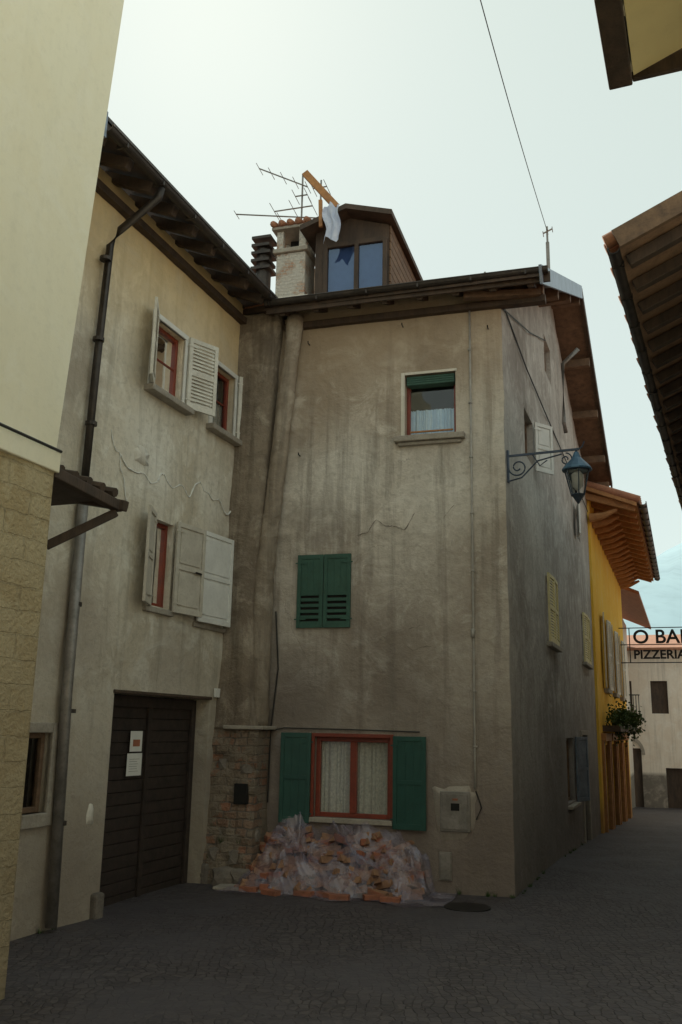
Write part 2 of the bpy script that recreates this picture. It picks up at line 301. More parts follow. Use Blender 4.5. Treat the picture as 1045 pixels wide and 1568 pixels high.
def leaf(fr,par,h,sgn,w,z0,z1,ang,mat,style='louver',oh=.02,th=.035):
    a=rad(ang); d=(fr.d*sgn*math.cos(a)+fr.n*math.sin(a)); n=(fr.n*math.cos(a)-fr.d*sgn*math.sin(a))
    q=Frame(fr.pt(h,0,oh),d,n); m=MB(); s=.055
    m.box(q,0,s,z0,z1,0,th); m.box(q,w-s,w,z0,z1,0,th); m.box(q,s,w-s,z0,z0+s*1.3,0,th-.002); m.box(q,s,w-s,z1-s*1.1,z1,0,th-.002)
    zm=(z0+z1)/2
    def slats(za,zb,p=.048):
        k=max(1,int((zb-za)/p)); p=(zb-za)/k
        for i in range(k):
            z=za+i*p; t=.007
            m.hexa([q.pt(s,z,th-.004),q.pt(w-s,z,th-.004),q.pt(w-s,z+t,th-.004),q.pt(s,z+t,th-.004),q.pt(s,z+p*.95,.004),q.pt(w-s,z+p*.95,.004),q.pt(w-s,z+p*.95+t,.004),q.pt(s,z+p*.95+t,.004)])
    if style=='louver':
        m.box(q,s,w-s,zm-s/2,zm+s/2,0,th-.002); slats(z0+s*1.3,zm-s/2); slats(zm+s/2,z1-s*1.1)
    elif style=='panel':
        m.box(q,s,w-s,zm-s/2,zm+s/2,0,th-.002); m.box(q,s,w-s,z0+s,z1-s,.006,th-.02)
        m.box(q,s+.03,w-s-.03,z0+s*1.3+.03,zm-s/2-.03,.012,th-.008); m.box(q,s+.03,w-s-.03,zm+s/2+.03,z1-s*1.1-.03,.012,th-.008)
    elif style=='green':
        zz=z0+(z1-z0)*.5
        m.box(q,s,w-s,zz-.02,z1-s,.006,th-.012)
        for k in range(1,3): m.box(q,s+(w-2*s)*k/3-.002,s+(w-2*s)*k/3+.002,zz,z1-s,.004,th-.008)
        m.box(q,s,w-s,z0+s,z0+s*1.3+.02,.006,th-.01)
        k=5; za=z0+s*1.3+.02; p=(zz-.02-za)/k
        for i in range(k): 
            z=za+i*p; m.box(q,s,w-s,z+p*.45,z+p,.002,th-.006)
    elif style=='plain':
        m.box(q,s,w-s,z0+s,z1-s,.004,th-.014); m.box(q,s,w-s,zm-s/2,zm+s/2,.004,th-.003)
        for k in range(1,3): m.box(q,s+(w-2*s)*k/3-.003,s+(w-2*s)*k/3+.003,z0+s*1.3,zm-s/2,.004,th-.009); m.box(q,s+(w-2*s)*k/3-.003,s+(w-2*s)*k/3+.003,zm+s/2,z1-s*1.1,.004,th-.009)
    m.obj('shutter',mat,par,bevel=.004)
    if style=='green':
        b=MB(); b.box(q,s*.5,w-s*.5,z0+.02,z1-.02,-.006,.0015); b.obj('shutter_back',M['dark'],par)
    b=MB()
    for z in (z0+.12,z1-.12): b.box(q,-.03,.14,z-.009,z+.009,th,th+.005)
    b.obj('hinge_straps',mat,par)
# ---------------------------------------------------------------- ground
def build_ground():
    def axis(lo,hi,near0,near1,st):
        xs=[near0+i*st for i in range(int((near1-near0)/st)+1)]
        v=xs[-1]; s=st
        while v<hi: s*=1.5; v=min(hi,v+s); xs.append(v)
        v=xs[0]; s=st; l=[]
        while v>lo: s*=1.5; v=max(lo,v-s); l.append(v)
        return l[::-1]+xs
    X=axis(-2500,2500,-6,10,.3); Y=axis(-2500,4000,2,30,.3)
    mb=MB()
    for y in Y:
        for x in X:
            z=gz(x,y)+(.02*noise.noise(Vector((x*.7,y*.7,0)))+.008*noise.noise(Vector((x*2.2,y*2.2,0))) if -6<x<10 and 2<y<30 else 0)
            mb.v.append((x,y,z))
    n=len(X)
    for j in range(len(Y)-1):
        for i in range(n-1): mb.f.append((j*n+i,j*n+i+1,(j+1)*n+i+1,(j+1)*n+i))
    mb.obj('ground',M['ground'],None,smooth=True)
build_ground()
m=MB()
def tuft(p,h,n):
    for i in range(n):
        d=Vector((random.gauss(0,1),random.gauss(0,1),0)).normalized(); b0=p+d*random.uniform(0,.03); w=Vector((-d.y,d.x,0))*.006
        hh_=h*random.uniform(.4,1); m.add([b0-w,b0+w,b0+d*hh_*.5+Vector((0,0,hh_))],[(0,1,2)])
for i in range(26):
    r=random.random()
    if r<.3: p=FR.pt(random.uniform(-.02,1.0),0,.03)
    elif r<.65: p=LE.pt(random.choice([random.uniform(-1.2,-.25),random.uniform(2.35,2.8)]),0,.03)
    else: p=SI.pt(random.uniform(.1,8),0,.03)
    p.z=gz(p.x,p.y); tuft(p,random.uniform(.03,.09),12)
for (a,z,o) in ((3.5,.48,.5),(3.75,.5,.52),(3.9,.28,.52),(3.6,.74,.42)): tuft(FR.pt(a,z,o),.13,22)
m.obj('weeds',M['leaf'],None,fix=False)
# ---------------------------------------------------------------- MAIN HOUSE
H=empty('grey_plaster_house')
fh=[(.68,1.42,6.07,7.01),(1.60,2.66,.84,1.88),(2.20,2.95,3.4,4.38,.1)]
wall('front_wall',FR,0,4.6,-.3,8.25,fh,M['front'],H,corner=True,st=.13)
RB=5.9; RZ=10.75
def gable(b): return 8.15+(RZ-8.15)*min(1,b/RB) if b<RB else RZ-(b-RB)*(RZ-8.4)/(12.2-RB)
sh=[(1.78,2.65,6.25,7.02),(4.5,5.4,8.7,9.45),(9.0,9.9,6.4,7.05),(5.7,6.85,.73,1.9),(8.2,9.3,-.6,1.95,.3),(3.65,4.72,3.52,4.62,.1),(9.3,10.7,3.6,4.65,.1)]
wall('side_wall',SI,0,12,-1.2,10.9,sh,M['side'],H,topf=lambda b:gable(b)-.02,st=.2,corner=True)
b=MB(); p,q,zt=SI.pt(12,0,0),SI.pt(12,0,-9),8.5
b.add([(p.x,p.y,-1.2),(q.x,q.y,-1.2),(q.x,q.y,zt),(p.x,p.y,zt)],[(0,1,2,3)])
b.obj('back_wall',M['side'],H)
window(FR,H,.68,1.42,6.07,7.01,.2,M['red'],1,'lcurt',0,.05,czr=(.04,.5))
m=MB(); m.box(FR,.70,1.40,6.86,7.0,-.19,-.04); 
for k in range(4): m.box(FR,.70,1.40,6.865+k*.033,6.888+k*.033,-.045,-.03)
m.obj('roller_shutter',M['green2'],H,bevel=.004)
m=MB(); m.box(FR,1.42,1.475,6.07,7.05,-.02,.014); m.box(FR,.66,1.42,7.01,7.05,-.02,.012); m.obj('window_surround',M['lpatch'],H,bevel=.006)
m=MB(); m.box(FR,.55,1.56,5.98,6.065,-.18,.11); m.box(FR,.60,1.51,5.93,5.978,-.1,.06); m.obj('window_sill',M['stone'],H,bevel=.012)
m=MB(); m.box(FR,.70,1.40,6.07,6.13,-.13,-.09); m.box(FR,.74,1.36,6.16,6.18,-.12,-.09); m.obj('window_lower_rail',M['owood'],H)
leaf(FR,H,2.18,1,.395,3.36,4.40,0,M['green2'],'green',.012)
leaf(FR,H,2.97,-1,.385,3.36,4.40,0,M['green2'],'green',.012)
window(FR,H,1.60,2.66,.84,1.88,.13,M['red'],2,'curtain',0,.06)
m=MB(); m.box(FR,1.555,1.60,.84,1.93,-.03,.03); m.box(FR,2.66,2.70,.84,1.93,-.03,.03); m.box(FR,1.60,2.66,1.88,1.93,-.03,.028); m.obj('window_casing',M['red'],H,bevel=.005)
m=MB(); m.box(FR,1.56,2.70,.775,.838,-.12,.07); m.obj('window_sill',M['stone'],H,bevel=.01)
leaf(FR,H,1.55,-1,.45,.74,1.91,5,M['green'],'plain',.035)
leaf(FR,H,2.70,1,.42,.76,1.93,7,M['green'],'plain',.035)
window(SI,H,1.78,2.65,6.25,7.02,.15,M['wood'],1,None)
leaf(SI,H,2.66,1,.42,6.2,7.05,35,M['whiteb'],'panel',.02)
window(SI,H,4.5,5.4,8.7,9.45,.15,M['wood'],1,None)
window(SI,H,9.0,9.9,6.4,7.05,.15,M['wood'],1,None); leaf(SI,H,8.98,-1,.45,6.35,7.1,12,M['whiteb'],'panel',.03)
window(SI,H,5.7,6.85,.73,1.9,.15,M['wood'],2,None); leaf(SI,H,6.87,1,.5,.7,1.92,20,M['bmetal'],'panel',.03)
leaf(SI,H,3.6,1,.58,3.48,4.66,2,M['ylouv'],'louver',.03); leaf(SI,H,4.77,-1,.58,3.48,4.66,2,M['ylouv'],'louver',.03)
leaf(SI,H,9.3,1,.7,3.56,4.68,2,M['ylouv'],'louver',.03); leaf(SI,H,10.72,-1,.7,3.56,4.68,2,M['ylouv'],'louver',.03)
m=MB(); m.box(SI,3.5,4.85,3.40,3.475,-.05,.1); m.box(SI,9.2,10.8,3.48,3.555,-.05,.1); m.box(SI,5.6,6.95,.64,.70,-.05,.1); m.obj('side_sills',M['stone'],H,bevel=.01)
m=MB(); m.box(SI,8.2,9.3,-.6,1.95,-.28,-.22); m.obj('side_door',M['dwood'],H)
m=MB(); m.box(SI,8.08,8.2,-.6,2.05,-.05,.04); m.box(SI,9.3,9.42,-.6,2.05,-.05,.04); m.box(SI,8.2,9.3,1.95,2.05,-.05,.038); m.box(SI,7.2,7.5,1.45,1.6,0.01,.1);m.obj('door_surround',M['stone'],H,bevel=.01)
m=MB(); m.tube([SI.pt(6.5,9.9,.45),SI.pt(6.5,9.6,.12),SI.pt(6.5,8.3,.1),SI.pt(6.6,8.1,.12)],.045); m.obj('side_downpipe',M['zinc'],H,smooth=True)
m=MB(); m.tube([SI.pt(.05,7.95,.02),SI.pt(2,7.75,.03),SI.pt(5,7.7,.03),SI.pt(11.8,7.6,.04)],.012,6); m.tube([SI.pt(.03,7.9,.02),SI.pt(2.5,8.6,.03),SI.pt(4.5,9.3,.03)],.01,6); m.obj('wall_cable',M['cable'],H)
m=MB(); m.tube([FR.pt(.46,7.98,.03),FR.pt(.465,4.5,.035),FR.pt(.475,1.6,.035),FR.pt(.475,1.28,.03)],.014,8)
for z in (7.3,6.5,5.7,4.9,4.1,3.3,2.5,1.8): m.box(FR,.445,.49,z-.012,z+.012,.0,.05)
m.tube([FR.pt(.475,3.32,.045),FR.pt(.475,3.2,.045)],.024,8)
m.obj('conduit_pipe',M['pvc'],H,smooth=True)
m=MB(); m.tube([FR.pt(3.3,1.95,.03),FR.pt(3.1,1.99,.03),FR.pt(2.2,1.985,.02),FR.pt(1.2,1.97,.02)],.009,6); m.tube([FR.pt(3.28,3.6,.04),FR.pt(3.22,2.8,.03),FR.pt(3.3,1.95,.03),FR.pt(3.30,1.0,.05)],.012,6); m.tube([FR.pt(.47,1.25,.02),FR.pt(.40,1.05,.02),FR.pt(.47,.9,.02)],.01,6); m.obj('cables',M['cable'],H)
m=MB()
for (a,z) in ((1.45,7.78),(2.9,7.65),(.2,7.6),(3.0,5.9)): m.tube([FR.pt(a,z,-.02),FR.pt(a,z,.07),FR.pt(a,z+.03,.08)],.009,6)
m.obj('wall_hooks',M['iron'],H)
E=MB(); E.box(FR,.545,.935,.74,1.235,-.02,.035); E.obj('meter_box_frame',M['zinc'],H,bevel=.008)
E=MB(); E.box(FR,.575,.905,.77,1.205,.036,.05); E.obj('meter_box_door',M['zinc'],H,bevel=.005)
E=MB(); E.box(FR,.68,.79,1.0,1.09,.0505,.056); E.obj('meter_box_vent',M['dark'],H)
E=MB(); E.box(FR,.70,.77,1.125,1.15,.0505,.058); E.obj('meter_box_label',M['brick'],H)
E=MB(); E.box(FR,.79,.95,.15,.49,-.02,.03); E.box(FR,.805,.935,.165,.475,.031,.04); E.obj('small_meter_box',M['zinc'],H,bevel=.006)
def patch(fr,par,ac,zc,ra,rz,mat,seed,o=.0,n=40):
    m=MB(); pts=[]
    for i in range(n):
        t=2*math.pi*i/n; k=1+.35*noise.noise(Vector((math.cos(t)*1.8+seed,math.sin(t)*1.8,seed)))+.05*random.random()
        ca=math.copysign(abs(math.cos(t))**.6,math.cos(t)); sa_=math.copysign(abs(math.sin(t))**.6,math.sin(t))
        pts.append((ac+ra*k*ca,zc+rz*k*sa_))
    m.v=[tuple(fr.pt(ac,zc,o+.016))]+[tuple(fr.pt(p[0],p[1],o+.008)) for p in pts]+[tuple(fr.pt(ac+(p[0]-ac)*1.06,zc+(p[1]-zc)*1.06,-.02)) for p in pts]
    for i in range(n):
        j=(i+1)%n; m.f+=[(0,1+i,1+j),(1+i,1+n+i,1+n+j,1+j)]
    return m.obj('plaster_patch',mat,par,smooth=True)
patch(FR,H,.745,.99,.27,.31,M['patch'],3.1)
def ridge(fr,par,pts,r,mat,name='plaster_crack',o=.0):
    m=MB(); P=[]
    for i in range(len(pts)-1):
        for k in range(14):
            t=k/14; a=pts[i][0]*(1-t)+pts[i+1][0]*t; z=pts[i][1]*(1-t)+pts[i+1][1]*t
            P.append(fr.pt(a+.05*noise.noise(Vector((a*5,z*5,1))),z+.16*noise.noise(Vector((a*4,z*4,7)))+random.uniform(-.008,.008),o))
    m.tube(P,[r*random.uniform(.3,1.3) for _ in P],6); m.obj(name,mat,par,smooth=True)
m=MB()
prof=[(8.15,3.32,.22),(6.5,3.42,.24),(5.0,3.46,.27),(3.6,3.50,.30),(2.6,3.44,.36),(1.95,3.36,.42)]
rows=[]
for i in range(len(prof)-1):
    for s in range(14):
        t=s/14; rows.append([prof[i][k]*(1-t)+prof[i+1][k]*t for k in range(3)])
rows.append(prof[-1])
for (z,a,o) in rows:
    p=FR.pt(a,z,0); w=.02*noise.noise(p*1.7)+.012*noise.noise(p*5)
    m.v+= [tuple(FR.pt(a+w,z,-.05)),tuple(FR.pt(a+.02+w,z,o*.7+w)),tuple(FR.pt(a+.07,z,o+w)),tuple(FR.pt(a+.25,z,o+w*1.5)),tuple(FR.pt(a+.5,z,o-w)),tuple(FR.pt(4.15,z,o+.02))]
for i in range(len(rows)-1):
    for k in range(5): m.f.append((i*6+k,i*6+k+1,(i+1)*6+k+1,(i+1)*6+k))
m.obj('corner_buttress',M['butt'],H,smooth=True)
m=MB(); P=[];Rr=[]
for i in range(60):
    t=i/59; z=8.1-t*6.1; a=3.10+.33*min(1,(8.1-z)/3.9)+ (.0 if z>4.2 else .02)
    P.append(FR.pt(a+.008*noise.noise(Vector((z*2,0,3))),z,.10+.05*t)); Rr.append(.125+.014*noise.noise(Vector((z*1.7,2,1)))+.006*noise.noise(Vector((z*6,2,1)))+(.02 if z<4.4 else 0))
m.tube(P,Rr,16); m.obj('plastered_flue',M['flue'],H,smooth=True)
m=MB(); 
prof=[(1.98,3.30,.44),(1.90,3.30,.45),(1.3,3.34,.46),(.75,3.32,.48),(.4,3.30,.55),(-.1,3.27,.6)]
rows=[]
for i in range(len(prof)-1):
    for s in range(8):
        t=s/8; rows.append([prof[i][k]*(1-t)+prof[i+1][k]*t for k in range(3)])
rows.append(list(prof[-1])); NA=14
for (z,a,o) in rows:
    w=.03*noise.noise(Vector((z*3,a,1)))
    m.v.append(tuple(FR.pt(a,z,-.05)))
    for k in range(NA):
        aa=a+(4.0-a)*k/(NA-1); m.v.append(tuple(FR.pt(aa,z,o+.07*noise.noise(Vector((aa*4,z*4,2)))+.03*noise.noise(Vector((aa*11,z*14,2)))+w)))
c=NA+1
for i in range(len(rows)-1):
    for k in range(NA): m.f.append((i*c+k,i*c+k+1,(i+1)*c+k+1,(i+1)*c+k))
m.add([FR.pt(3.3,1.98,-.05),FR.pt(3.3,1.98,.45),FR.pt(4.1,1.98,.45),FR.pt(4.1,1.98,-.05)],[(0,1,2,3)])
m.obj('masonry_base',M['base'],H)
m=MB(); m.box(FR,3.22,3.80,1.96,2.01,.0,.53); m.obj('ledge_stone',M['stone'],H,bevel=.012)
m=MB(); m.box(FR,3.42,3.60,1.0,1.26,.3,.52); m.obj('vent_hole',M['dark'],H)
m=MB()
for k,(a,z,o,s) in enumerate([(3.38,.1,.6,.19),(3.64,.1,.63,.2),(3.88,.12,.56,.17),(3.5,.34,.53,.17),(3.78,.36,.53,.17),(3.42,.6,.46,.14),(3.7,.62,.46,.15),(3.55,.82,.46,.13),(3.82,.85,.46,.13),(3.45,1.45,.46,.12),(3.75,1.5,.46,.13),(3.6,1.7,.47,.12)]):
    bm=bmesh.new(); bmesh.ops.create_icosphere(bm,subdivisions=2,radius=1)
    ctr=FR.pt(a,z,o-.08); kk=Vector((k,0,0))
    vs=[ctr+Vector((max(-.75,min(.75,v.co.x))*s*1.25,max(-.75,min(.75,v.co.y))*s*.8,max(-.65,min(.65,v.co.z))*s*.9))*(1+.25*noise.noise(v.co*1.4+kk)) for v in bm.verts]
    m.add(vs,[tuple(v.index for v in f.verts) for f in bm.faces]); bm.free()
m.obj('base_stones',M['dstone'],H)
def slab(pts,th,name,mat,par):
    m=MB(); n=len(pts); m.v=[tuple(p) for p in pts]+[(p[0],p[1],p[2]-th) for p in pts]
    m.f=[tuple(range(n)),tuple(range(2*n-1,n-1,-1))]+[(i,(i+1)%n,n+(i+1)%n,n+i) for i in range(n)]
    return m.obj(name,mat,par)
eR=SI.pt(-.55,8.12,.62); rR=SI.pt(RB,10.98,.60); kR=SI.pt(12.6,8.55,.60)
eL=FR.pt(3.45,8.14,.5); rL=FR.pt(9,10.95,-6.2); kL=SI.pt(12.6,8.55,-9)
vL=FR.pt(4.2,8.35,0)
slab([eR,rR,rL,FR.pt(6.2,9.1,-1.8),vL,eL],.09,'roof_front_slope',M['dwood'],H)
slab([rR,kR,kL,rL],.09,'roof_back_slope',M['wood'],H)
slab([x+Vector((0,0,.03)) for x in (eR,rR,rL,FR.pt(6.2,9.1,-1.8),vL,eL)],.026,'roof_tiles_front',M['tile'],H)
slab([x+Vector((0,0,.06)) for x in (rR,kR,kL,rL)],.05,'roof_tiles_back',M['tile'],H)
m=MB(); m.beam(SI.pt(-.6,8.03,.64),SI.pt(RB,10.89,.62),.04,.26); m.obj('metal_bargeboard',M['bmetal'],H,bevel=.005)
m=MB(); m.beam(SI.pt(RB,10.90,.62),SI.pt(12.65,8.47,.62),.04,.2); m.obj('rear_bargeboard',M['dwood'],H)
m=MB()
for b_ in (.15,2.0,4.0,5.9,7.7,9.4,11.1,12.2):
    z=(8.15+(RZ-8.15)*b_/RB if b_<RB else RZ-(b_-RB)*(RZ-8.4)/(12.2-RB))-.03
    m.beam(SI.pt(b_,z,-.1),SI.pt(b_,z+.0,.58),.14,.18)
m.obj('purlins',M['wood'],H,bevel=.01)
m=MB(); a=-.45
while a<3.4:
    m.beam(FR.pt(a,8.02,.46),FR.pt(a,8.26,-.1),.09,.12); a+=.52
m.obj('rafters',M['dwood'],H)
m=MB(); m.box(FR,-.62,3.3,7.90,8.0,-.05,.10); m.obj('wall_plate',M['dwood'],H,bevel=.01)
m=MB(); m.box(FR,-.72,3.42,7.985,8.13,.47,.505); m.obj('front_fascia',M['dwood'],H)
m=MB(); m.beam(FR.pt(-.55,8.02,.1),FR.pt(.5,8.0,.3),.12,.09); m.obj('pale_eave_beam',M['wood'],H)
def gutter(fr,a0,a1,z,o,r,par,mat):
    m=MB(); n=10; nseg=max(1,int((a1-a0)/.7)); c=2*(n+1)
    for i in range(nseg+1):
        a=a0+(a1-a0)*i/nseg; dz=.012*noise.noise(Vector((a*1.3,z,o)))
        for rr in (r,r-.006):
            for j in range(n+1):
                t=math.pi*j/n; m.v.append(tuple(fr.pt(a,z+dz-rr*math.sin(t),o+rr*math.cos(t))))
    for i in range(nseg):
        for j in range(n):
            k=i*c; m.f+=[(k+j,k+j+1,k+c+j+1,k+c+j),(k+n+1+j,k+n+2+j,k+c+n+2+j,k+c+n+1+j)]
    for j in range(n): m.f.append((j,j+1,n+2+j,n+1+j))
    m.tube([fr.pt(a0,z,o+r),fr.pt(a1,z,o+r)],.012,6)
    x=a0+.3
    while x<a1: m.box(fr,x-.012,x+.012,z-r-.006,z-.0,o-r-.01,o+r); x+=.75
    m.obj('gutter',mat,par,smooth=False)
gutter(FR,-.7,3.42,8.14,.57,.065,H,M['dmetal'])
ridge(FR,H,[(2.1,4.6),(1.8,4.85),(1.5,4.75),(1.2,5.0),(.9,4.9),(.55,5.15),(.3,5.05)],.006,M['crackc'],o=.003)
ridge(FR,H,[(2.0,3.35),(1.6,3.3),(1.2,3.42),(.8,3.4),(.55,3.5)],.007,M['crackc'],o=.002)
ridge(FR,H,[(2.1,3.1),(1.7,3.15),(1.3,3.05),(1.0,3.1)],.006,M['crackc'],o=.002)
# chimney
ch=empty('brick_chimney'); ch.parent=H
m=MB(); m.box(FR,3.34,3.86,8.3,9.78,-1.42,-.9); m.obj('chimney_stack',M['chim'],ch,bevel=.02)
m=MB(); m.box(FR,3.24,3.92,8.3,8.95,-1.5,-.82); m.box(FR,3.18,3.4,8.3,9.75,-1.7,-1.45); m.obj('chimney_base',M['lpatch'],ch,bevel=.03)
m=MB(); m.box(FR,3.29,3.91,9.78,9.86,-1.47,-.85); m.obj('chimney_collar',M['stone'],ch,bevel=.012)
m=MB()
for a in (3.34,3.74):
    for o in (-.98,-1.42): m.box(FR,a,a+.12,9.86,10.2,o,o+.08)
m.obj('chimney_posts',M['chim'],ch,bevel=.01)
m=MB(); m.box(FR,3.46,3.74,9.86,10.19,-1.3,-1.25); m.obj('chimney_dark_opening',M['dark'],ch)  # black panel added to stand for the shaded opening between the posts
m=MB(); m.box(FR,3.27,3.93,10.2,10.25,-1.5,-.82); m.obj('chimney_cap_slab',M['stone'],ch,bevel=.01)
m=MB()
for k in range(5):
    a=3.30+k*.148
    m.tube([FR.pt(a,10.29,-.78),FR.pt(a,10.40,-1.15),FR.pt(a,10.30,-1.52)],.055,8)
m.obj('chimney_cap_tiles',M['tile'],ch,smooth=True)
m=MB(); m.tube([FR.pt(4.10,8.6,-.95),FR.pt(4.10,9.9,-.95)],.13,14)
for k in range(5): m.box(FR,3.93+.02*(k%2),4.27,9.50+k*.14,9.55+k*.14,-1.12,-.78)
m.obj('metal_flue',M['dmetal'],ch,smooth=False)
# dormer
D=empty('dormer'); D.parent=H
def dz(a): return 10.36-abs(a-2.56)*.33
A0,A1=1.90,3.16; m=MB()
m.add([FR.pt(A0,8.5,-.9),FR.pt(1.96,8.5,-.9),FR.pt(1.96,dz(1.96)-.1,-.9),FR.pt(A0,dz(A0)-.1,-.9)],[(0,1,2,3)])
m.add([FR.pt(2.96,8.5,-.9),FR.pt(A1,8.5,-.9),FR.pt(A1,dz(A1)-.1,-.9),FR.pt(2.96,dz(2.96)-.1,-.9)],[(0,1,2,3)])
m.add([FR.pt(1.96,9.8,-.9),FR.pt(2.96,9.8,-.9),FR.pt(2.96,dz(2.96)-.1,-.9),FR.pt(2.56,dz(2.56)-.1,-.9),FR.pt(1.96,dz(1.96)-.1,-.9)],[(0,1,2,3,4)])
for A_ in (A0,A1):
    m.add([FR.pt(A_,8.5,-.9),FR.pt(A_,8.5,-5),FR.pt(A_,dz(A_)-.1,-5),FR.pt(A_,dz(A_)-.1,-.9)],[(0,1,2,3)])
m.obj('dormer_walls',M['dwood'],D)
m=MB(); z=8.6
while z<10.0: m.box(FR,A0-.03,A0-.005,z,z+.13,-4.5,-.92); z+=.145
m.obj('dormer_cheek_boards',M['wood'],D,bevel=.004)
m=MB(); 
for a in (1.92,2.40,2.93): m.box(FR,a,a+.07,8.6,9.8,-.92,-.84)
m.box(FR,1.99,2.93,8.78,8.84,-.92,-.845); m.box(FR,1.99,2.93,9.74,9.82,-.92,-.845); m.obj('dormer_window_frame',M['dwood'],D,bevel=.006)
m=MB(); m.add([FR.pt(1.96,8.8,-.885),FR.pt(2.96,8.8,-.885),FR.pt(2.96,9.8,-.885),FR.pt(1.96,9.8,-.885)],[(0,1,2,3)]); m.obj('dormer_glass',M['sky_glass'],D)
m=MB(); m.add([FR.pt(1.93,8.7,-.93),FR.pt(2.99,8.7,-.93),FR.pt(2.99,9.85,-.93),FR.pt(1.93,9.85,-.93)],[(0,1,2,3)]); m.obj('dormer_sky_backdrop',M['dormer_back'],D)
pk0=FR.pt(2.56,dz(2.56),-.6); pk1=FR.pt(2.56,dz(2.56),-5.4); l0=FR.pt(3.34,dz(3.34)-.02,-.6); l1=FR.pt(3.34,dz(3.34)-.02,-5.4)
r0=FR.pt(1.78,10.13,-.6); r1=FR.pt(1.78,10.13,-5.4)
slab([pk0,l0,l1,pk1],.09,'dormer_roof',M['dwood'],D); slab([pk0,pk1,r1,r0],.09,'dormer_roof',M['dwood'],D)
m=MB(); m.beam(FR.pt(3.25,10.98,-.5),FR.pt(2.72,10.33,-.62),.05,.12); m.beam(FR.pt(3.0,10.5,-.62),FR.pt(2.98,10.0,-.62),.05,.06); m.obj('projecting_plank',M['owood'],D,bevel=.006)
m=MB()
for i in range(9):
    for j in range(12):
        a=2.62+.26*i/8+.03*math.sin(j*.7); z=10.3-.62*j/11-.05*math.sin(i*.9); o=-.5+.05*math.sin(i*1.7+j*.35)
        m.v.append(tuple(FR.pt(a,z,o)))
for i in range(8):
    for j in range(11): m.f.append((i*12+j,i*12+j+1,(i+1)*12+j+1,(i+1)*12+j))
m.obj('hanging_tarp',M['cloth'],D,smooth=True)
# ---------------------------------------------------------------- antennas
def antenna(fr,mast,booms,name):
    e=empty(name); m=MB(); m.tube([fr.pt(mast[0],mast[1],mast[3]),fr.pt(mast[0],mast[2],mast[3])],.016,8); m.obj('mast',M['zinc'],e)
    m=MB()
    for (a0,z0,a1,z1,n,L) in booms:
        m.tube([fr.pt(a0,z0,mast[3]+.02),fr.pt(a1,z1,mast[3]+.02)],.012,6)
        for k in range(n):
            t=k/max(1,n-1); a=a0+(a1-a0)*t; z=z0+(z1-z0)*t
            m.tube([fr.pt(a,z-L*.1,mast[3]-L),fr.pt(a,z+L*.1,mast[3]+L)],.006,5)
    if booms: m.obj('boom_elements',M['zinc'],e)
    return e
antenna(FR,(3.50,9.9,11.35,-1.1),[(4.32,11.62,3.40,11.1,5,.16),(3.62,10.95,3.40,10.95,2,.2)],'tv_antenna')
antenna(FR,(3.16,9.6,11.2,-1.1),[(4.72,10.78,3.1,10.45,3,.12),(4.0,10.72,3.3,10.72,3,.25),(3.3,11.05,3.05,11.05,2,.2)],'tv_antenna')
a_=antenna(FR,(-.62,8.6,9.62,-.9),[(-.56,9.5,-.70,9.56,3,.07)],'roof_mast'); m=MB(); m.tube([FR.pt(-.62,8.6,-.9),FR.pt(-.62,9.35,-.9)],.028,8); m.obj('mast_sleeve',M['zinc'],a_)
antenna(FR,(.35,8.5,8.98,-.9),[],'roof_mast')
antenna(SI,(13.0,8,10.3,-1.0),[(12.2,10.2,13.8,10.25,3,.3)],'tv_antenna')
e1=FR.pt(-.62,9.55,-.9); pm=Vector((1.16,6.75,8.35)); e2=e1+(pm-e1)*1.9
m=MB(); P=[]
for i in range(25):
    t=i/24; p=e1.lerp(e2,t); p.z-=.25*math.sin(math.pi*t); P.append(p)
m.tube(P,.005,5); m.obj('overhead_wire',M['cable'])
# ---------------------------------------------------------------- LEFT HOUSE
K=empty('cream_plaster_house')
lh=[(-.06,2.2,-.2,2.34,.3),(.26,1.0,6.2,7.08),(1.84,2.5,6.2,7.08),(.5,1.0,3.42,4.5),(1.66,2.4,3.4,4.5),(-1.5,-1.12,1.13,1.9)]
wall('left_wall',LE,-2.6,3.35,-.3,8.35,lh,M['left'],K)
b=MB(); p=LE.pt(-2.6,0,0); q=LE.pt(-2.6,0,-4.5); b.add([(p.x,p.y,-.3),(q.x,q.y,-.3),(q.x,q.y,8.3),(p.x,p.y,8.3)],[(0,1,2,3)]); b.obj('end_wall',M['left'],K)
for (a0,a1) in ((.26,1.0),(1.84,2.5)):
    window(LE,K,a0,a1,6.2,7.08,.16,M['red'],1,'curtain',1,.055,czr=(.05,.5))
    m=MB(); m.box(LE,a0-.1,a0,6.13,7.12,-.03,.02); m.box(LE,a1,a1+.06,6.13,7.12,-.03,.02); m.box(LE,a0-.1,a1+.06,7.08,7.15,-.03,.022); m.obj('window_surround',M['whiteb'],K,bevel=.006)
    m=MB(); m.box(LE,a0-.16,a1+.14,6.04,6.12,-.14,.13); m.obj('window_sill',M['stone'],K,bevel=.012)
leaf(LE,K,.22,-1,.44,6.12,7.13,28,M['white'],'louver',.03)
leaf(LE,K,1.05,1,.48,6.12,7.13,24,M['white'],'louver',.03)
leaf(LE,K,2.55,1,.50,6.12,7.13,36,M['white'],'louver',.03)
window(LE,K,.5,1.0,3.42,4.5,.14,M['red'],1,None); window(LE,K,1.66,2.4,3.4,4.5,.14,M['red'],1,None)
leaf(LE,K,.48,-1,.44,3.40,4.55,22,M['offw'],'panel',.03)
leaf(LE,K,.98,1,.6,3.38,4.55,8,M['offw'],'panel',.05)
leaf(LE,K,1.62,1,.80,3.34,4.58,5,M['whiteb'],'panel',.05)
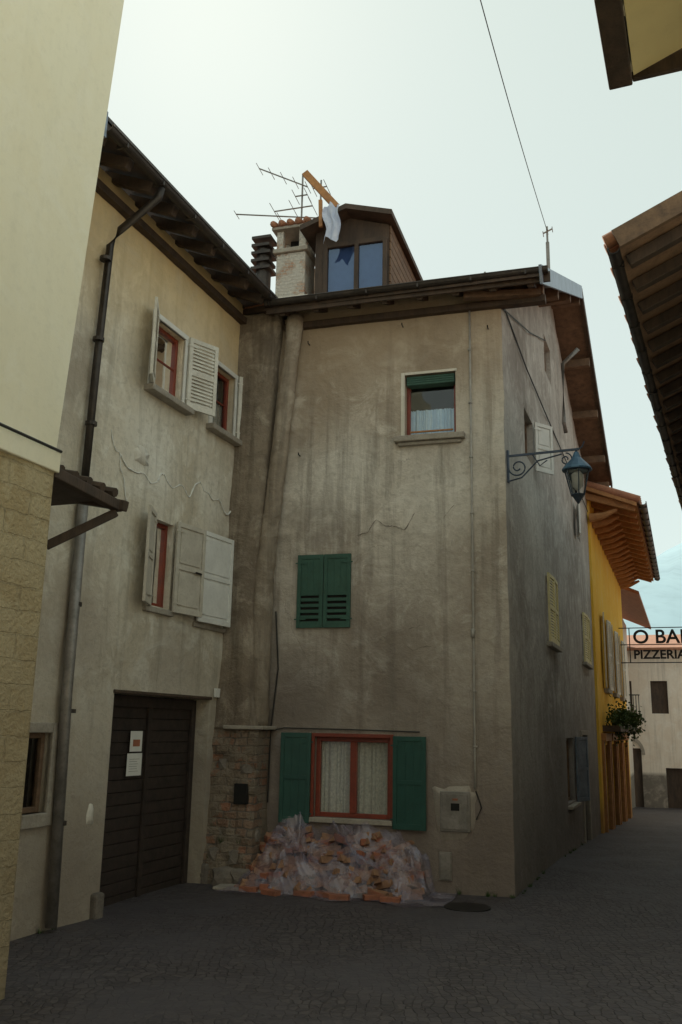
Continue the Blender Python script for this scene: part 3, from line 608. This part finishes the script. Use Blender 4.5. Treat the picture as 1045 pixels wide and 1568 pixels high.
m=MB(); m.box(LE,.40,1.05,3.33,3.40,-.12,.05); m.box(LE,1.6,2.5,3.27,3.33,-.12,.04); m.obj('window_sill',M['stone'],K,bevel=.01)
m=MB(); m.box(LE,1.36,1.5,3.93,3.95,.15,.17); m.obj('shutter_latch',M['iron'],K)
m=MB(); z=-.2
while z<2.3:
    m.box(LE,-.05,1.05,z,z+.135,-.27,-.235+random.uniform(-.004,.004)); m.box(LE,1.075,2.19,z,z+.135,-.27,-.235+random.uniform(-.004,.004)); z+=.142
m.obj('garage_door_boards',M['door'],K,bevel=.004)
m=MB(); m.box(LE,-.06,2.2,-.2,2.34,-.32,-.272); m.obj('garage_door_back',M['dark'],K)
m=MB(); m.box(LE,-.055,.05,0,2.33,-.23,-.19);m.box(LE,2.09,2.19,0,2.33,-.23,-.19);m.box(LE,.05,2.09,2.2,2.33,-.23,-.192);m.box(LE,1.02,1.10,0,2.2,-.232,-.2); m.obj('garage_door_frame',M['door'],K,bevel=.004)
m=MB(); m.box(LE,-.08,2.24,2.34,2.38,-.05,.022); m.obj('door_lintel',M['dwood'],K,bevel=.01)
m=MB(); m.box(LE,.64,.90,1.68,1.92,-.199,-.196); m.box(LE,.60,.92,1.40,1.66,-.2,-.197); m.obj('notice_paper',M['paper'],K)
m=MB(); m.box(LE,.70,.85,1.74,1.82,-.196,-.194); m.obj('notice_picture',M['brick'],K)
m=MB(); 
for k in range(6): m.box(LE,.65,.65+random.uniform(.14,.22),1.45+k*.028,1.454+k*.028,-.197,-.1955)
m.obj('notice_text',M['zinc'],K)
m=MB(); m.box(LE,2.31,2.45,2.38,2.5,.0,.03); m.obj('house_number_plate',M['whiteb'],K,bevel=.004)
m=MB(); m.box(LE,-.22,-.06,-.1,.24,-.02,.08); m.box(LE,2.2,2.36,-.1,.25,-.02,.09); m.obj('guard_stone',M['dstone'],K,bevel=.03)
m=MB(); m.box(LE,-1.62,-1.5,1.0,2.0,-.05,.03); m.box(LE,-1.12,-1.0,1.0,2.0,-.05,.03); m.box(LE,-1.5,-1.12,1.9,2.0,-.05,.028); m.box(LE,-1.5,-1.12,1.0,1.13,-.1,.05); m.obj('stone_window_frame',M['stone'],K,bevel=.01)
window(LE,K,-1.5,-1.12,1.13,1.9,.12,M['wood'],1,None)
ridge(LE,K,[(-.3,5.05),(.1,4.95),(.5,4.9),(.7,5.1),(1.1,5.0),(1.6,5.15),(2.2,5.05),(2.9,5.1)],.012,M['whiteb'],o=.0)
ridge(LE,K,[(-.5,5.3),(-.3,5.05),(-.1,4.6)],.008,M['whiteb'],o=.0)
patch(LE,K,-.35,1.05,.06,.1,M['lpatch'],1.3); patch(LE,K,.15,5.2,.16,.1,M['lpatch'],2.3)
slab([LE.pt(-1.95,8.30,.6),LE.pt(3.3,8.30,.6),LE.pt(4.2,9.0,-1.0),LE.pt(6.5,10.3,-4.5),LE.pt(-1.95,10.3,-4.5)],.08,'left_roof',M['dwood'],K)
slab([LE.pt(-1.97,8.36,.62),LE.pt(3.3,8.36,.62),LE.pt(4.2,9.06,-1.0),LE.pt(6.5,10.36,-4.5),LE.pt(-1.97,10.36,-4.5)],.05,'left_roof_tiles',M['dmetal'],K)
m=MB(); c=-1.85
while c<3.2:
    m.beam(LE.pt(c,8.13,.56),LE.pt(c+random.uniform(-.02,.02),8.42,-.12),.1,.13); c+=.5
m.obj('eave_rafters',M['dwood'],K,bevel=.008)
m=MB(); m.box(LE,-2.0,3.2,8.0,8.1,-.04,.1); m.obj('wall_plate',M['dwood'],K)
m=MB(); m.box(LE,-1.99,-1.95,8.05,8.36,-.2,.66); m.obj('metal_verge',M['bmetal'],K)
gutter(LE,-1.95,3.0,8.19,.665,.065,K,M['dmetal'])
m=MB(); m.tube([LE.pt(-.85,8.12,.665),LE.pt(-.85,8.0,.64),LE.pt(-.93,7.62,.2),LE.pt(-.95,7.42,.09),LE.pt(-1.0,6,.08),LE.pt(-1.04,4.35,.08)],.045,12)
m.obj('drainpipe',M['dmetal'],K,smooth=True)
m=MB(); m.tube([LE.pt(-1.04,4.4,.09),LE.pt(-1.04,2.3,.09),LE.pt(-.97,.05,.09)],.058,12)
m.obj('lower_drainpipe',M['zinc'],K,smooth=True)
m=MB()
for z in (7.2,6.2,5.2,4.3,3.2,2.1,1.0): m.tube([LE.pt(-1.02+.05*(z<2.5),z,.09),LE.pt(-1.02+.05*(z<2.5),z+.04,.09)],.066,12)
m.obj('pipe_clips',M['dmetal'],K)
m=MB(); m.tube([LE.pt(3.0,6.2,.06),LE.pt(2.98,4.75,.06)],.045,10); m.obj('short_flue_pipe',M['dmetal'],K,smooth=True)
m=MB(); m.tube([LE.pt(2.9,8,.03),LE.pt(2.92,5.4,.02),LE.pt(2.8,3.4,.02),LE.pt(2.7,2.2,.02),LE.pt(3.0,1.98,.2)],.009,5); m.obj('wall_cable',M['cable'],K)
# ---------------------------------------------------------------- NEAR LEFT HOUSE
J=empty('pale_corner_house')
wall('lower_wall',NL,-8,0,-.3,4.10,[],M['nllo'],J,st=.25,amp=.03)
m=MB(); m.add([NL.pt(-16,-.3,0),NL.pt(-8,-.3,0),NL.pt(-8,4.10,0),NL.pt(-16,4.10,0)],[(0,1,2,3)])
m.add([NL.pt(0,-.3,0),NL.pt(0,-.3,-.8),NL.pt(0,4.10,-.8),NL.pt(0,4.10,0)],[(0,1,2,3)]); m.obj('lower_wall_ends',M['nllo'],J)
m=MB(); m.box(NL,-16,.03,4.05,4.22,-.7,.035); m.obj('string_course',M['nlup'],J,bevel=.01)
m=MB(); m.tube([NL.pt(-16,4.245,.04),NL.pt(.02,4.235,.04)],.013,6); m.obj('wall_cable',M['cable'],J)
m=MB(); m.add([NL.pt(-16,4.22,.0),NL.pt(0,4.22,0),NL.pt(.52,10.7,.0),NL.pt(-16,10.7,0),NL.pt(0,4.22,-5),NL.pt(.52,10.7,-5)],[(0,1,2,3),(1,4,5,2)]); m.obj('upper_wall',M['nlup'],J)
W=empty('wooden_canopy_bracket')
m=MB(); m.beam(NL.pt(.0,4.06,-.03),NL.pt(1.02,3.99,-.03),.09,.1); m.beam(NL.pt(1.0,3.99,.06),NL.pt(1.0,4.2,-.95),.08,.1); m.obj('bracket_beam',M['dwood'],W,bevel=.01)
m=MB(); m.beam(NL.pt(.98,3.93,-.03),NL.pt(.55,3.55,-.45),.07,.08); m.beam(NL.pt(.55,3.55,-.45),NL.pt(.55,4.1,-.45),.06,.07); m.obj('bracket_strut',M['dwood'],W,bevel=.01)
m=MB()
for k in range(5):
    s=.02+k*.2; m.tube([NL.pt(s+.08,4.10,.0),NL.pt(s+.08,4.2,-.45),NL.pt(s+.08,4.32,-.95)],.045,8)
m.box(NL,0,1.0,4.05,4.075,-.9,-.05)
m.obj('canopy_tiles',M['dwood'],W,smooth=False)
# ---------------------------------------------------------------- PILE
Pz=empty('covered_firewood_pile')
def hh(a,o):
    e=min(1,max(0,(a-1.0)/.5))*min(1,max(0,(3.42-a)/.35)); e=e**.7
    return e*(.80-.10*math.sin(a*3.1)**2-.60*max(0,o)/.85 if o<.55 else max(0,.38-(o-.55)*1.15))
for nm,mat,cnt in (('split_logs','log',170),('bricks','brick',50)):
    m=MB()
    for i in range(cnt):
        a=random.uniform(1.15,3.35); o=random.uniform(.08,.82); h=max(.04,hh(a,o)-.04-random.random()*.07)
        d=(Matrix.Rotation(random.choice([0,1.57,.7])+random.uniform(-.5,.5),3,'Z')@fd); n=Vector((-d.y,d.x,0)); q=Frame(FR.pt(a,0,o),d,n); tl=random.uniform(-.06,.06); lx=random.uniform(.10,.2) if nm=='split_logs' else .12; ly=random.uniform(.035,.065); lz=random.uniform(.03,.055)
        if nm=='split_logs':
            p=[]
            for e in (-1,1):
                r=random.uniform(.8,1.1); p+=[q.pt(e*lx,h-lz+tl*e,-ly*r),q.pt(e*lx,h-lz*.6+tl*e,ly*r),q.pt(e*lx,h+lz*r+tl*e,ly*.3)]
            m.add(p,[(0,1,2),(5,4,3),(0,3,4,1),(1,4,5,2),(2,5,3,0)])
        else: m.hexa([q.pt(-lx,h-lz-tl,-ly),q.pt(lx,h-lz+tl,-ly),q.pt(lx,h-lz+tl,ly),q.pt(-lx,h-lz-tl,ly),q.pt(-lx,h+lz-tl,-ly),q.pt(lx,h+lz+tl,-ly),q.pt(lx,h+lz+tl,ly),q.pt(-lx,h+lz-tl,ly)])
    if nm=='bricks':
        for k in range(7):
            a=1.3+k*.3+random.uniform(-.1,.1); o=.90+random.uniform(-.06,.12); d=(Matrix.Rotation(random.uniform(-.7,.7),3,'Z')@fd); n=Vector((-d.y,d.x,0)); q=Frame(FR.pt(a,.035,o),d,n)
            m.box(q,-.12,.12,-.03,.03,-.055,.055)
    m.obj(nm,M[mat],Pz,bevel=.005)
m=MB()
for i in range(40):
    for j in range(16):
        a=1.05+2.3*i/39; o=.05+.8*j/15; m.v.append(tuple(FR.pt(a,max(0,hh(a,o)-.16),o)))
for i in range(39):
    for j in range(15): m.f.append((i*16+j,i*16+j+1,(i+1)*16+j+1,(i+1)*16+j))
m.obj('pile_core',M['dwood'],Pz)
def rdg(p,s): return 1-min(1,abs(noise.noise(p*s))*3.2)
m=MB(); NA_,NO=230,90
for i in range(NA_+1):
    a=.70+2.85*i/NA_
    for j in range(NO+1):
        o=.03+1.02*j/NO
        p=Vector((a*1.0+o*.9,o*.6-a*.2,0)); w=Vector((noise.noise(p*2.1),noise.noise(p*2.1+Vector((9,0,0))),0))*.35; p=p+w
        cr=rdg(p,1.7)**2*.13+rdg(p+Vector((5,2,0)),3.6)**2*.07+rdg(p+Vector((2,8,0)),9)**2*.03
        h=hh(a,o)
        edge=min(1,(1-j/NO)*5)*min(1,i/18,(NA_-i)/12)
        z=.012+max(0,h)-.01+cr*min(1,.25+h*3)*(.4+.6*edge)
        oo=o+.10*noise.noise(Vector((a*2.2,o*2,5)))*(j/NO)*2+cr*.25*(j/NO)
        m.v.append(tuple(FR.pt(a+.04*noise.noise(p*3+Vector((0,0,7))),max(.014,z),oo)))
for i in range(NA_):
    for j in range(NO): m.f.append((i*(NO+1)+j,i*(NO+1)+j+1,(i+1)*(NO+1)+j+1,(i+1)*(NO+1)+j))
m.obj('plastic_sheet',M['tarp'],Pz,smooth=True)
# ---------------------------------------------------------------- street lamp
S=empty('street_lamp'); A=Frame(SI.pt(.12,5.72,0),sn,-sd)
m=MB(); m.box(A,0,.03,-.38,.08,-.03,.03); m.beam(A.pt(0,0,0),A.pt(.98,0.02,0),.025,.03)
m.tube([A.pt(.98,.02,0),A.pt(1.02,.05,0),A.pt(1.05,.12,0)],.01,6)
def scroll(cx,cz,r0,turns,st,sg=1):
    P=[]
    for i in range(40):
        t=i/39; an=st+sg*t*turns*2*math.pi; r=r0*(1-t*.75); P.append(A.pt(cx+r*math.cos(an),cz+r*math.sin(an),0))
    return P
m.tube(scroll(.15,-.17,.13,1.4,math.pi),.011,6); m.tube(scroll(.80,-.11,.09,1.3,math.pi/2,-1),.010,6)
m.tube([A.pt(.02,-.36,0),A.pt(.2,-.32,0),A.pt(.42,-.1,0),A.pt(.75,-.03,0)],.011,6); m.tube([A.pt(.35,0,0),A.pt(.45,-.17,0),A.pt(.55,-.1,0)],.009,6)
m.obj('bracket',M['biron'],S)
cx=A.pt(.94,0,0); 
def ringpts(r,z,n=6): return [Vector((cx.x+r*math.cos(2*math.pi*k/n+.4),cx.y+r*math.sin(2*math.pi*k/n+.4),5.72+z)) for k in range(n)]
m=MB(); R_=[(.03,-.02),(.06,-.10),(.17,-.22),(.20,-.26),(.20,-.28)]
for r,z in R_: m.v+=[tuple(p) for p in ringpts(r,z,12)]
for i in range(4):
    for k in range(12): m.f.append((i*12+k,i*12+(k+1)%12,(i+1)*12+(k+1)%12,(i+1)*12+k))
m.f.append(tuple(range(48,60))); m.obj('lantern_cap',M['cop'],S,smooth=False)
M['lglass']=glassm('lantern_glass',(.95,.97,.98),.06)
m=MB(); 
top=ringpts(.17,-.285); bot=ringpts(.09,-.62)
m.v=[tuple(p) for p in top+bot]; m.f=[(k,(k+1)%6,6+(k+1)%6,6+k) for k in range(6)]; m.obj('lantern_glass',M['lglass'],S)
m=MB()
for k in range(6): m.tube([top[k],bot[k]],.008,6); m.tube([bot[k],bot[(k+1)%6]],.010,6); m.tube([top[k],top[(k+1)%6]],.010,6)
m.tube([Vector((cx.x,cx.y,5.10)),Vector((cx.x,cx.y,5.04)),Vector((cx.x,cx.y,4.98))],[.09,.05,.012],8); m.tube([Vector((cx.x,cx.y,5.74)),Vector((cx.x,cx.y,5.60))],.018,6)
m.obj('lantern_frame',M['biron'],S)
m=MB(); m.tube([Vector((cx.x,cx.y,5.44)),Vector((cx.x,cx.y,5.38)),Vector((cx.x,cx.y,5.22)),Vector((cx.x,cx.y,5.16))],[.03,.08,.07,.02],12); m.obj('bulb',M['whiteb'],S,smooth=True)
# ---------------------------------------------------------------- YELLOW HOUSE
Y=empty('yellow_house'); YF=Frame(SI.pt(0,0,.06),sd,sn)
yh=[(14.2,15.4,3.2,5.2),(17.3,18.5,3.2,5.2),(20.6,21.8,3.2,5.2)]
shops=[(12.7,14.3,-.9,1.7,.25),(15.0,16.8,-1.0,1.7,.25),(17.6,19.4,-1.1,1.7,.25),(20.2,22.2,-1.2,1.7,.25)]
wall('street_wall',YF,12.02,24,-2,8.3,yh+shops,M['yellow'],Y,st=.8,amp=.01)
b=MB()
for bb in (12.02,24): 
    b.add([YF.pt(bb,-2,0),YF.pt(bb,-2,-8),YF.pt(bb,8.3,-8),YF.pt(bb,8.3,0)],[(0,1,2,3)])
b.obj('end_walls',M['yellow'],Y)
for w in yh:
    window(YF,Y,w[0],w[1],w[2],w[3],.15,M['wood'],2,None)
    leaf(YF,Y,w[0]-.02,-1,.6,w[2],w[3],5,M['white'],'louver',.04); leaf(YF,Y,w[1]+.02,1,.6,w[2],w[3],5,M['white'],'louver',.04)
    m=MB(); m.box(YF,w[0]-.1,w[1]+.1,w[2]-.12,w[2]-.01,-.1,.12); m.obj('window_sill',M['stone'],Y)
for i,w in enumerate(shops):
    window(YF,Y,w[0],w[1],w[2],w[3],.2,M['dwood'],2,None)
    m=MB(); m.box(YF,w[0]-.2,w[0],-1.4,1.8,-.05,.07); m.box(YF,w[1],w[1]+.2,-1.4,1.8,-.05,.07); m.box(YF,w[0]-.2,w[1]+.2,1.8,2.0,-.05,.12); m.obj('shop_frame',M['owood'],Y,bevel=.01)
m=MB(); m.box(YF,13,22.5,2.05,2.2,-.1,.45); m.obj('balcony_ledge',M['dwood'],Y)
ZE=7.75
slab([YF.pt(11.7,ZE,1.2),YF.pt(24.3,ZE,1.2),YF.pt(24.3,ZE+2.0,-3.8),YF.pt(14.5,ZE+2.0,-3.8),YF.pt(11.7,ZE+.75,-.6)],.1,'roof_deck',M['owood'],Y)
m=MB(); c=11.8
while c<24.2:
    m.tube([YF.pt(c,ZE+.07,1.27),YF.pt(c,ZE+.07+.38,.3),YF.pt(c,ZE+.07+.72,-.55)]+([YF.pt(c,ZE+2.05,-3.8)] if c>14.5 else []),.11,7); c+=.23
m.obj('roof_tiles',M['tile'],Y,smooth=True)
m=MB(); c=11.9
while c<24:
    m.beam(YF.pt(c,ZE-.12,1.15),YF.pt(c,ZE+.3,-.1),.12,.16); m.tube([YF.pt(c,ZE-.3,.0),YF.pt(c,ZE-.26,.35),YF.pt(c,ZE-.12,.7)],[.12,.09,.04],8); c+=.8
m.obj('eave_brackets',M['owood'],Y)
gutter(YF,11.7,24.3,ZE,1.34,.09,Y,M['dmetal'])
m=MB()
for i in range(1800):
    c=random.choice([13.6,15.0,16.6,18.4,20.2,21.6])+random.gauss(0,.35); z=2.32+abs(random.gauss(0,.2))-max(0,random.gauss(0,.25)); o=.35+random.gauss(0,.14)
    p=YF.pt(c,z,max(.08,o)); u=Vector((random.gauss(0,1),random.gauss(0,1),random.gauss(0,1))).normalized()*.05; v=u.cross(Vector((random.random(),random.random(),random.random()))).normalized()*.035
    m.add([p-u,p+v,p+u,p-v],[(0,1,2,3)])
m.obj('balcony_plants',M['leaf'],None,fix=False)
X=empty('hanging_shop_sign'); SF=Frame(YF.pt(21.5,0,0),sn,-sd)
m=MB()
for z in (4.40,5.02,5.6): m.tube([SF.pt(0,z,0),SF.pt(2.9,z,0)],.018,6)
m.tube([SF.pt(.35,4.4,0),SF.pt(.35,5.6,0)],.018,6); m.tube([SF.pt(2.9,4.4,0),SF.pt(2.9,5.6,0)],.018,6); m.obj('sign_frame',M['iron'],X)
def text(s,size,a,z,par,fr):
    c=bpy.data.curves.new('lettering','FONT'); c.body=s; c.size=size; c.extrude=.02; c.offset=.012
    ob=bpy.data.objects.new('lettering',c); scn.collection.objects.link(ob); c.materials.append(M['iron'])
    x=fr.d; y=Vector((0,0,1)); zz=x.cross(y)
    mt=Matrix((x,y,zz)).transposed().to_4x4(); mt.translation=fr.pt(a,z,.0); ob.matrix_world=mt; ob.parent=par
text('O BAR',.66,.46,5.07,X,SF); text('PIZZERIA',.42,.46,4.54,X,SF)
# ---------------------------------------------------------------- far houses
Q=empty('pink_end_house'); QF=Frame(SI.pt(37,0,0),sn,-sd)
wall('facade',QF,-7,10,-3,6.2,[(-1.3,-.4,3.0,4.6),(.5,1.3,3.0,4.6),(-1.3,-.1,-1.8,1.3),(1.0,1.9,-1.8,.4)],M['far'],Q,st=1,amp=.01)
m=MB(); m.box(QF,-1.3,1.3,3.0,4.6,-.3,-.22); m.box(QF,-1.3,1.9,-1.8,1.3,-.3,-.22); m.obj('dark_openings',M['dwood'],Q)
m=MB(); m.box(QF,-1.5,-.0,2.8,2.92,0,.9)
for k in range(12): m.tube([QF.pt(-1.48+k*.13,2.9,.88),QF.pt(-1.48+k*.13,3.85,.88)],.02,5)
m.tube([QF.pt(-1.5,3.87,.88),QF.pt(0,3.87,.88)],.03,6); m.obj('balcony',M['iron'],Q)
m=MB()
f=lambda t,r,s,o: QF.pt(-.7+r*math.cos(t),1.0+s*math.sin(t),o)
for k in range(12):
    t=math.pi*k/12; t2=math.pi*(k+1)/12
    m.hexa([f(t,.62,.75,0),f(t2,.62,.75,0),f(t2,.62,.75,.08),f(t,.62,.75,.08),f(t,.78,.92,0),f(t2,.78,.92,0),f(t2,.78,.92,.08),f(t,.78,.92,.08)])
m.obj('door_arch',M['stone'],Q)
slab([QF.pt(-7.5,6.2,.7),QF.pt(10.5,6.2,.7),QF.pt(10.5,7.4,-5),QF.pt(-7.5,7.4,-5)],.15,'roof',M['tile'],Q)
Q2=empty('white_side_house'); F2=Frame(SI.pt(0,0,-.5),sd,sn)
wall('street_wall',F2,24.05,37,-3,7.4,[(26,27,3.2,4.8),(30,31,3.2,4.8)],M['far'],Q2,st=1.5)
m=MB(); m.box(F2,26,31,3.2,4.8,-.3,-.23); m.obj('dark_openings',M['dwood'],Q2)
slab([F2.pt(24.3,7.3,1.2),F2.pt(37,7.3,1.2),F2.pt(37,9.6,-4),F2.pt(24.3,9.6,-4)],.14,'roof',M['tile'],Q2)
m=MB(); n=60
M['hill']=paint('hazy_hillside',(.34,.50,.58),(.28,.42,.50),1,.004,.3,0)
for i in range(n+1):
    an=rad(-20+80*i/n); 
    for k,(r,hf) in enumerate(((900,0),(1500,.55),(2200,1.0),(2600,.8))):
        h=hf*(430+120*noise.noise(Vector((i*.13,k,0)))+50*noise.noise(Vector((i*.5,k,3))))
        m.v.append((r*math.sin(an),r*math.cos(an),h-5))
for i in range(n):
    for k in range(3): m.f.append((i*4+k,i*4+k+1,(i+1)*4+k+1,(i+1)*4+k))
m.obj('hills',M['hill'],None,smooth=True)
# ---------------------------------------------------------------- RIGHT HOUSES
def eave_house(name,p0,p1,z,over,wallmat,soffit,hgt_in=.45,back=6,tiles=True):
    e=empty(name); p0=Vector((p0[0],p0[1],0)); p1=Vector((p1[0],p1[1],0)); d=(p1-p0).normalized(); n=Vector((-d.y,d.x,0))
    if n.x>0: n=-n
    L=(p1-p0).length; F=Frame(p0,d,n)
    m=MB(); m.box(F,0.3,L-.3,-3,z+hgt_in-.1,-over-back,-over); m.obj('walls',wallmat,e)
    sl=.42
    slab([F.pt(0,z+.12,0),F.pt(L,z+.12,0),F.pt(L,z+.12+sl*(over+3),-over-3),F.pt(0,z+.12+sl*(over+3),-over-3)],.06,'roof_deck',soffit,e)
    m=MB(); c=.25
    while c<L: m.beam(F.pt(c,z+.0,-.06),F.pt(c,z+sl*over,-over-.05),.1,.12); c+=.55
    m.obj('rafters',M['dwood'] if tiles else soffit,e,bevel=.008)
    if tiles:
        m=MB(); c=.08
        while c<L:
            j=random.uniform(-.03,.03); m.tube([F.pt(c,z+.16,.12+j),F.pt(c,z+.17+sl*1.5,-1.45)],.075,7); c+=.17
        m.obj('roof_tiles',M['tile'],e,smooth=True)
    return e,F,L
M['rsof']=paint('board_soffit',(.34,.21,.13),(.20,.125,.08),.8,5,.5,.3)
er,F,L=eave_house('tiled_eave_house',(2.62,7.95),(16.0,38.6),6.5,1.15,M['rearw'],M['rsof'])
gutter(F,0,L,6.55,.05,.055,er,M['dmetal'])
m=MB(); m.beam(F.pt(-.02,6.62,.02),F.pt(-.02,6.62+.42*3,-3),.05,.2); m.obj('barge_board',M['wood'],er)
en,F,L=eave_house('yellow_eave_house',(-4.1,-9.0),(1.84,5.6),6.5,1.0,M['nlup'],M['nlup'],tiles=False)
m=MB(); m.add([F.pt(.3,6.47,-.17),F.pt(L-.04,6.47,-.17),F.pt(L-.04,6.80,-1.02),F.pt(.3,6.80,-1.02)],[(0,1,2,3)]); m.obj('painted_soffit',M['ysof'],en)
m=MB(); m.box(F,0,L,6.42,6.60,-.16,.0); m.box(F,L-.035,L+.01,6.45,6.64,-1.1,-.16); m.obj('fascia_board',M['dwood'],en,bevel=.01)
Bk=empty('unseen_rear_bounce_house'); m=MB(); BF=Frame((-12,-9,0),(1,0,0),(0,1,0)); m.box(BF,0,30,-.3,9,-5,0); m.obj('walls',M['rearw'],Bk)  # unseen block added behind the camera to bounce sun and cut skylight
# ---------------------------------------------------------------- street covers
m=MB(); bF=Frame(Vector((-1.08,12.30,0)),fd,fn); m.box(bF,-.42,.42,-.05,.035,-.16,.16); m.obj('stone_threshold_slab',M['stone'],None,bevel=.015)
m=MB(); c=Vector((1.55,11.35,0)); m.tube([c+Vector((0,0,-.02)),c+Vector((0,0,.016))],.27,28); m.obj('manhole_cover',M['iron'],None)
# ---------------------------------------------------------------- world, sun, camera
w=bpy.data.worlds.new('World'); scn.world=w; w.use_nodes=True; t=w.node_tree
sunel=44; sunaz=-12
sky=N(t,'ShaderNodeTexSky'); sky.sky_type='NISHITA'; sky.sun_disc=False; sky.sun_elevation=rad(sunel); sky.sun_rotation=rad(sunaz)
sky.air_density=1.0; sky.dust_density=.6; sky.ozone_density=1.0; sky.altitude=200
bg=t.nodes['Background']; bg.inputs[1].default_value=.15
mx=mixc(t,.78,sky.outputs[0],(5.2,5.8,4.9)); t.links.new(mx,bg.inputs[0])
sl=bpy.data.lights.new('sun','SUN'); sl.energy=5.0; sl.angle=rad(.5); sl.color=(1,.90,.74); so=bpy.data.objects.new('sun',sl); scn.collection.objects.link(so)
dv=Vector((math.sin(rad(sunaz))*math.cos(rad(sunel)),math.cos(rad(sunaz))*math.cos(rad(sunel)),math.sin(rad(sunel))))
so.rotation_euler=dv.to_track_quat('Z','Y').to_euler()
cam=bpy.data.cameras.new('camera'); co=bpy.data.objects.new('camera',cam); scn.collection.objects.link(co); scn.camera=co
cam.sensor_fit='VERTICAL'; cam.sensor_height=36; cam.lens=1400/1568*36; cam.clip_end=8000; cam.clip_start=.05
Rm=Matrix.Rotation(math.pi/2+rad(13.3),4,'X')@Matrix.Rotation(rad(1.1),4,'Z'); Rm.translation=(0,0,2.0); co.matrix_world=Rm
scn.view_settings.view_transform='Standard'; scn.view_settings.look='None'; scn.view_settings.exposure=0
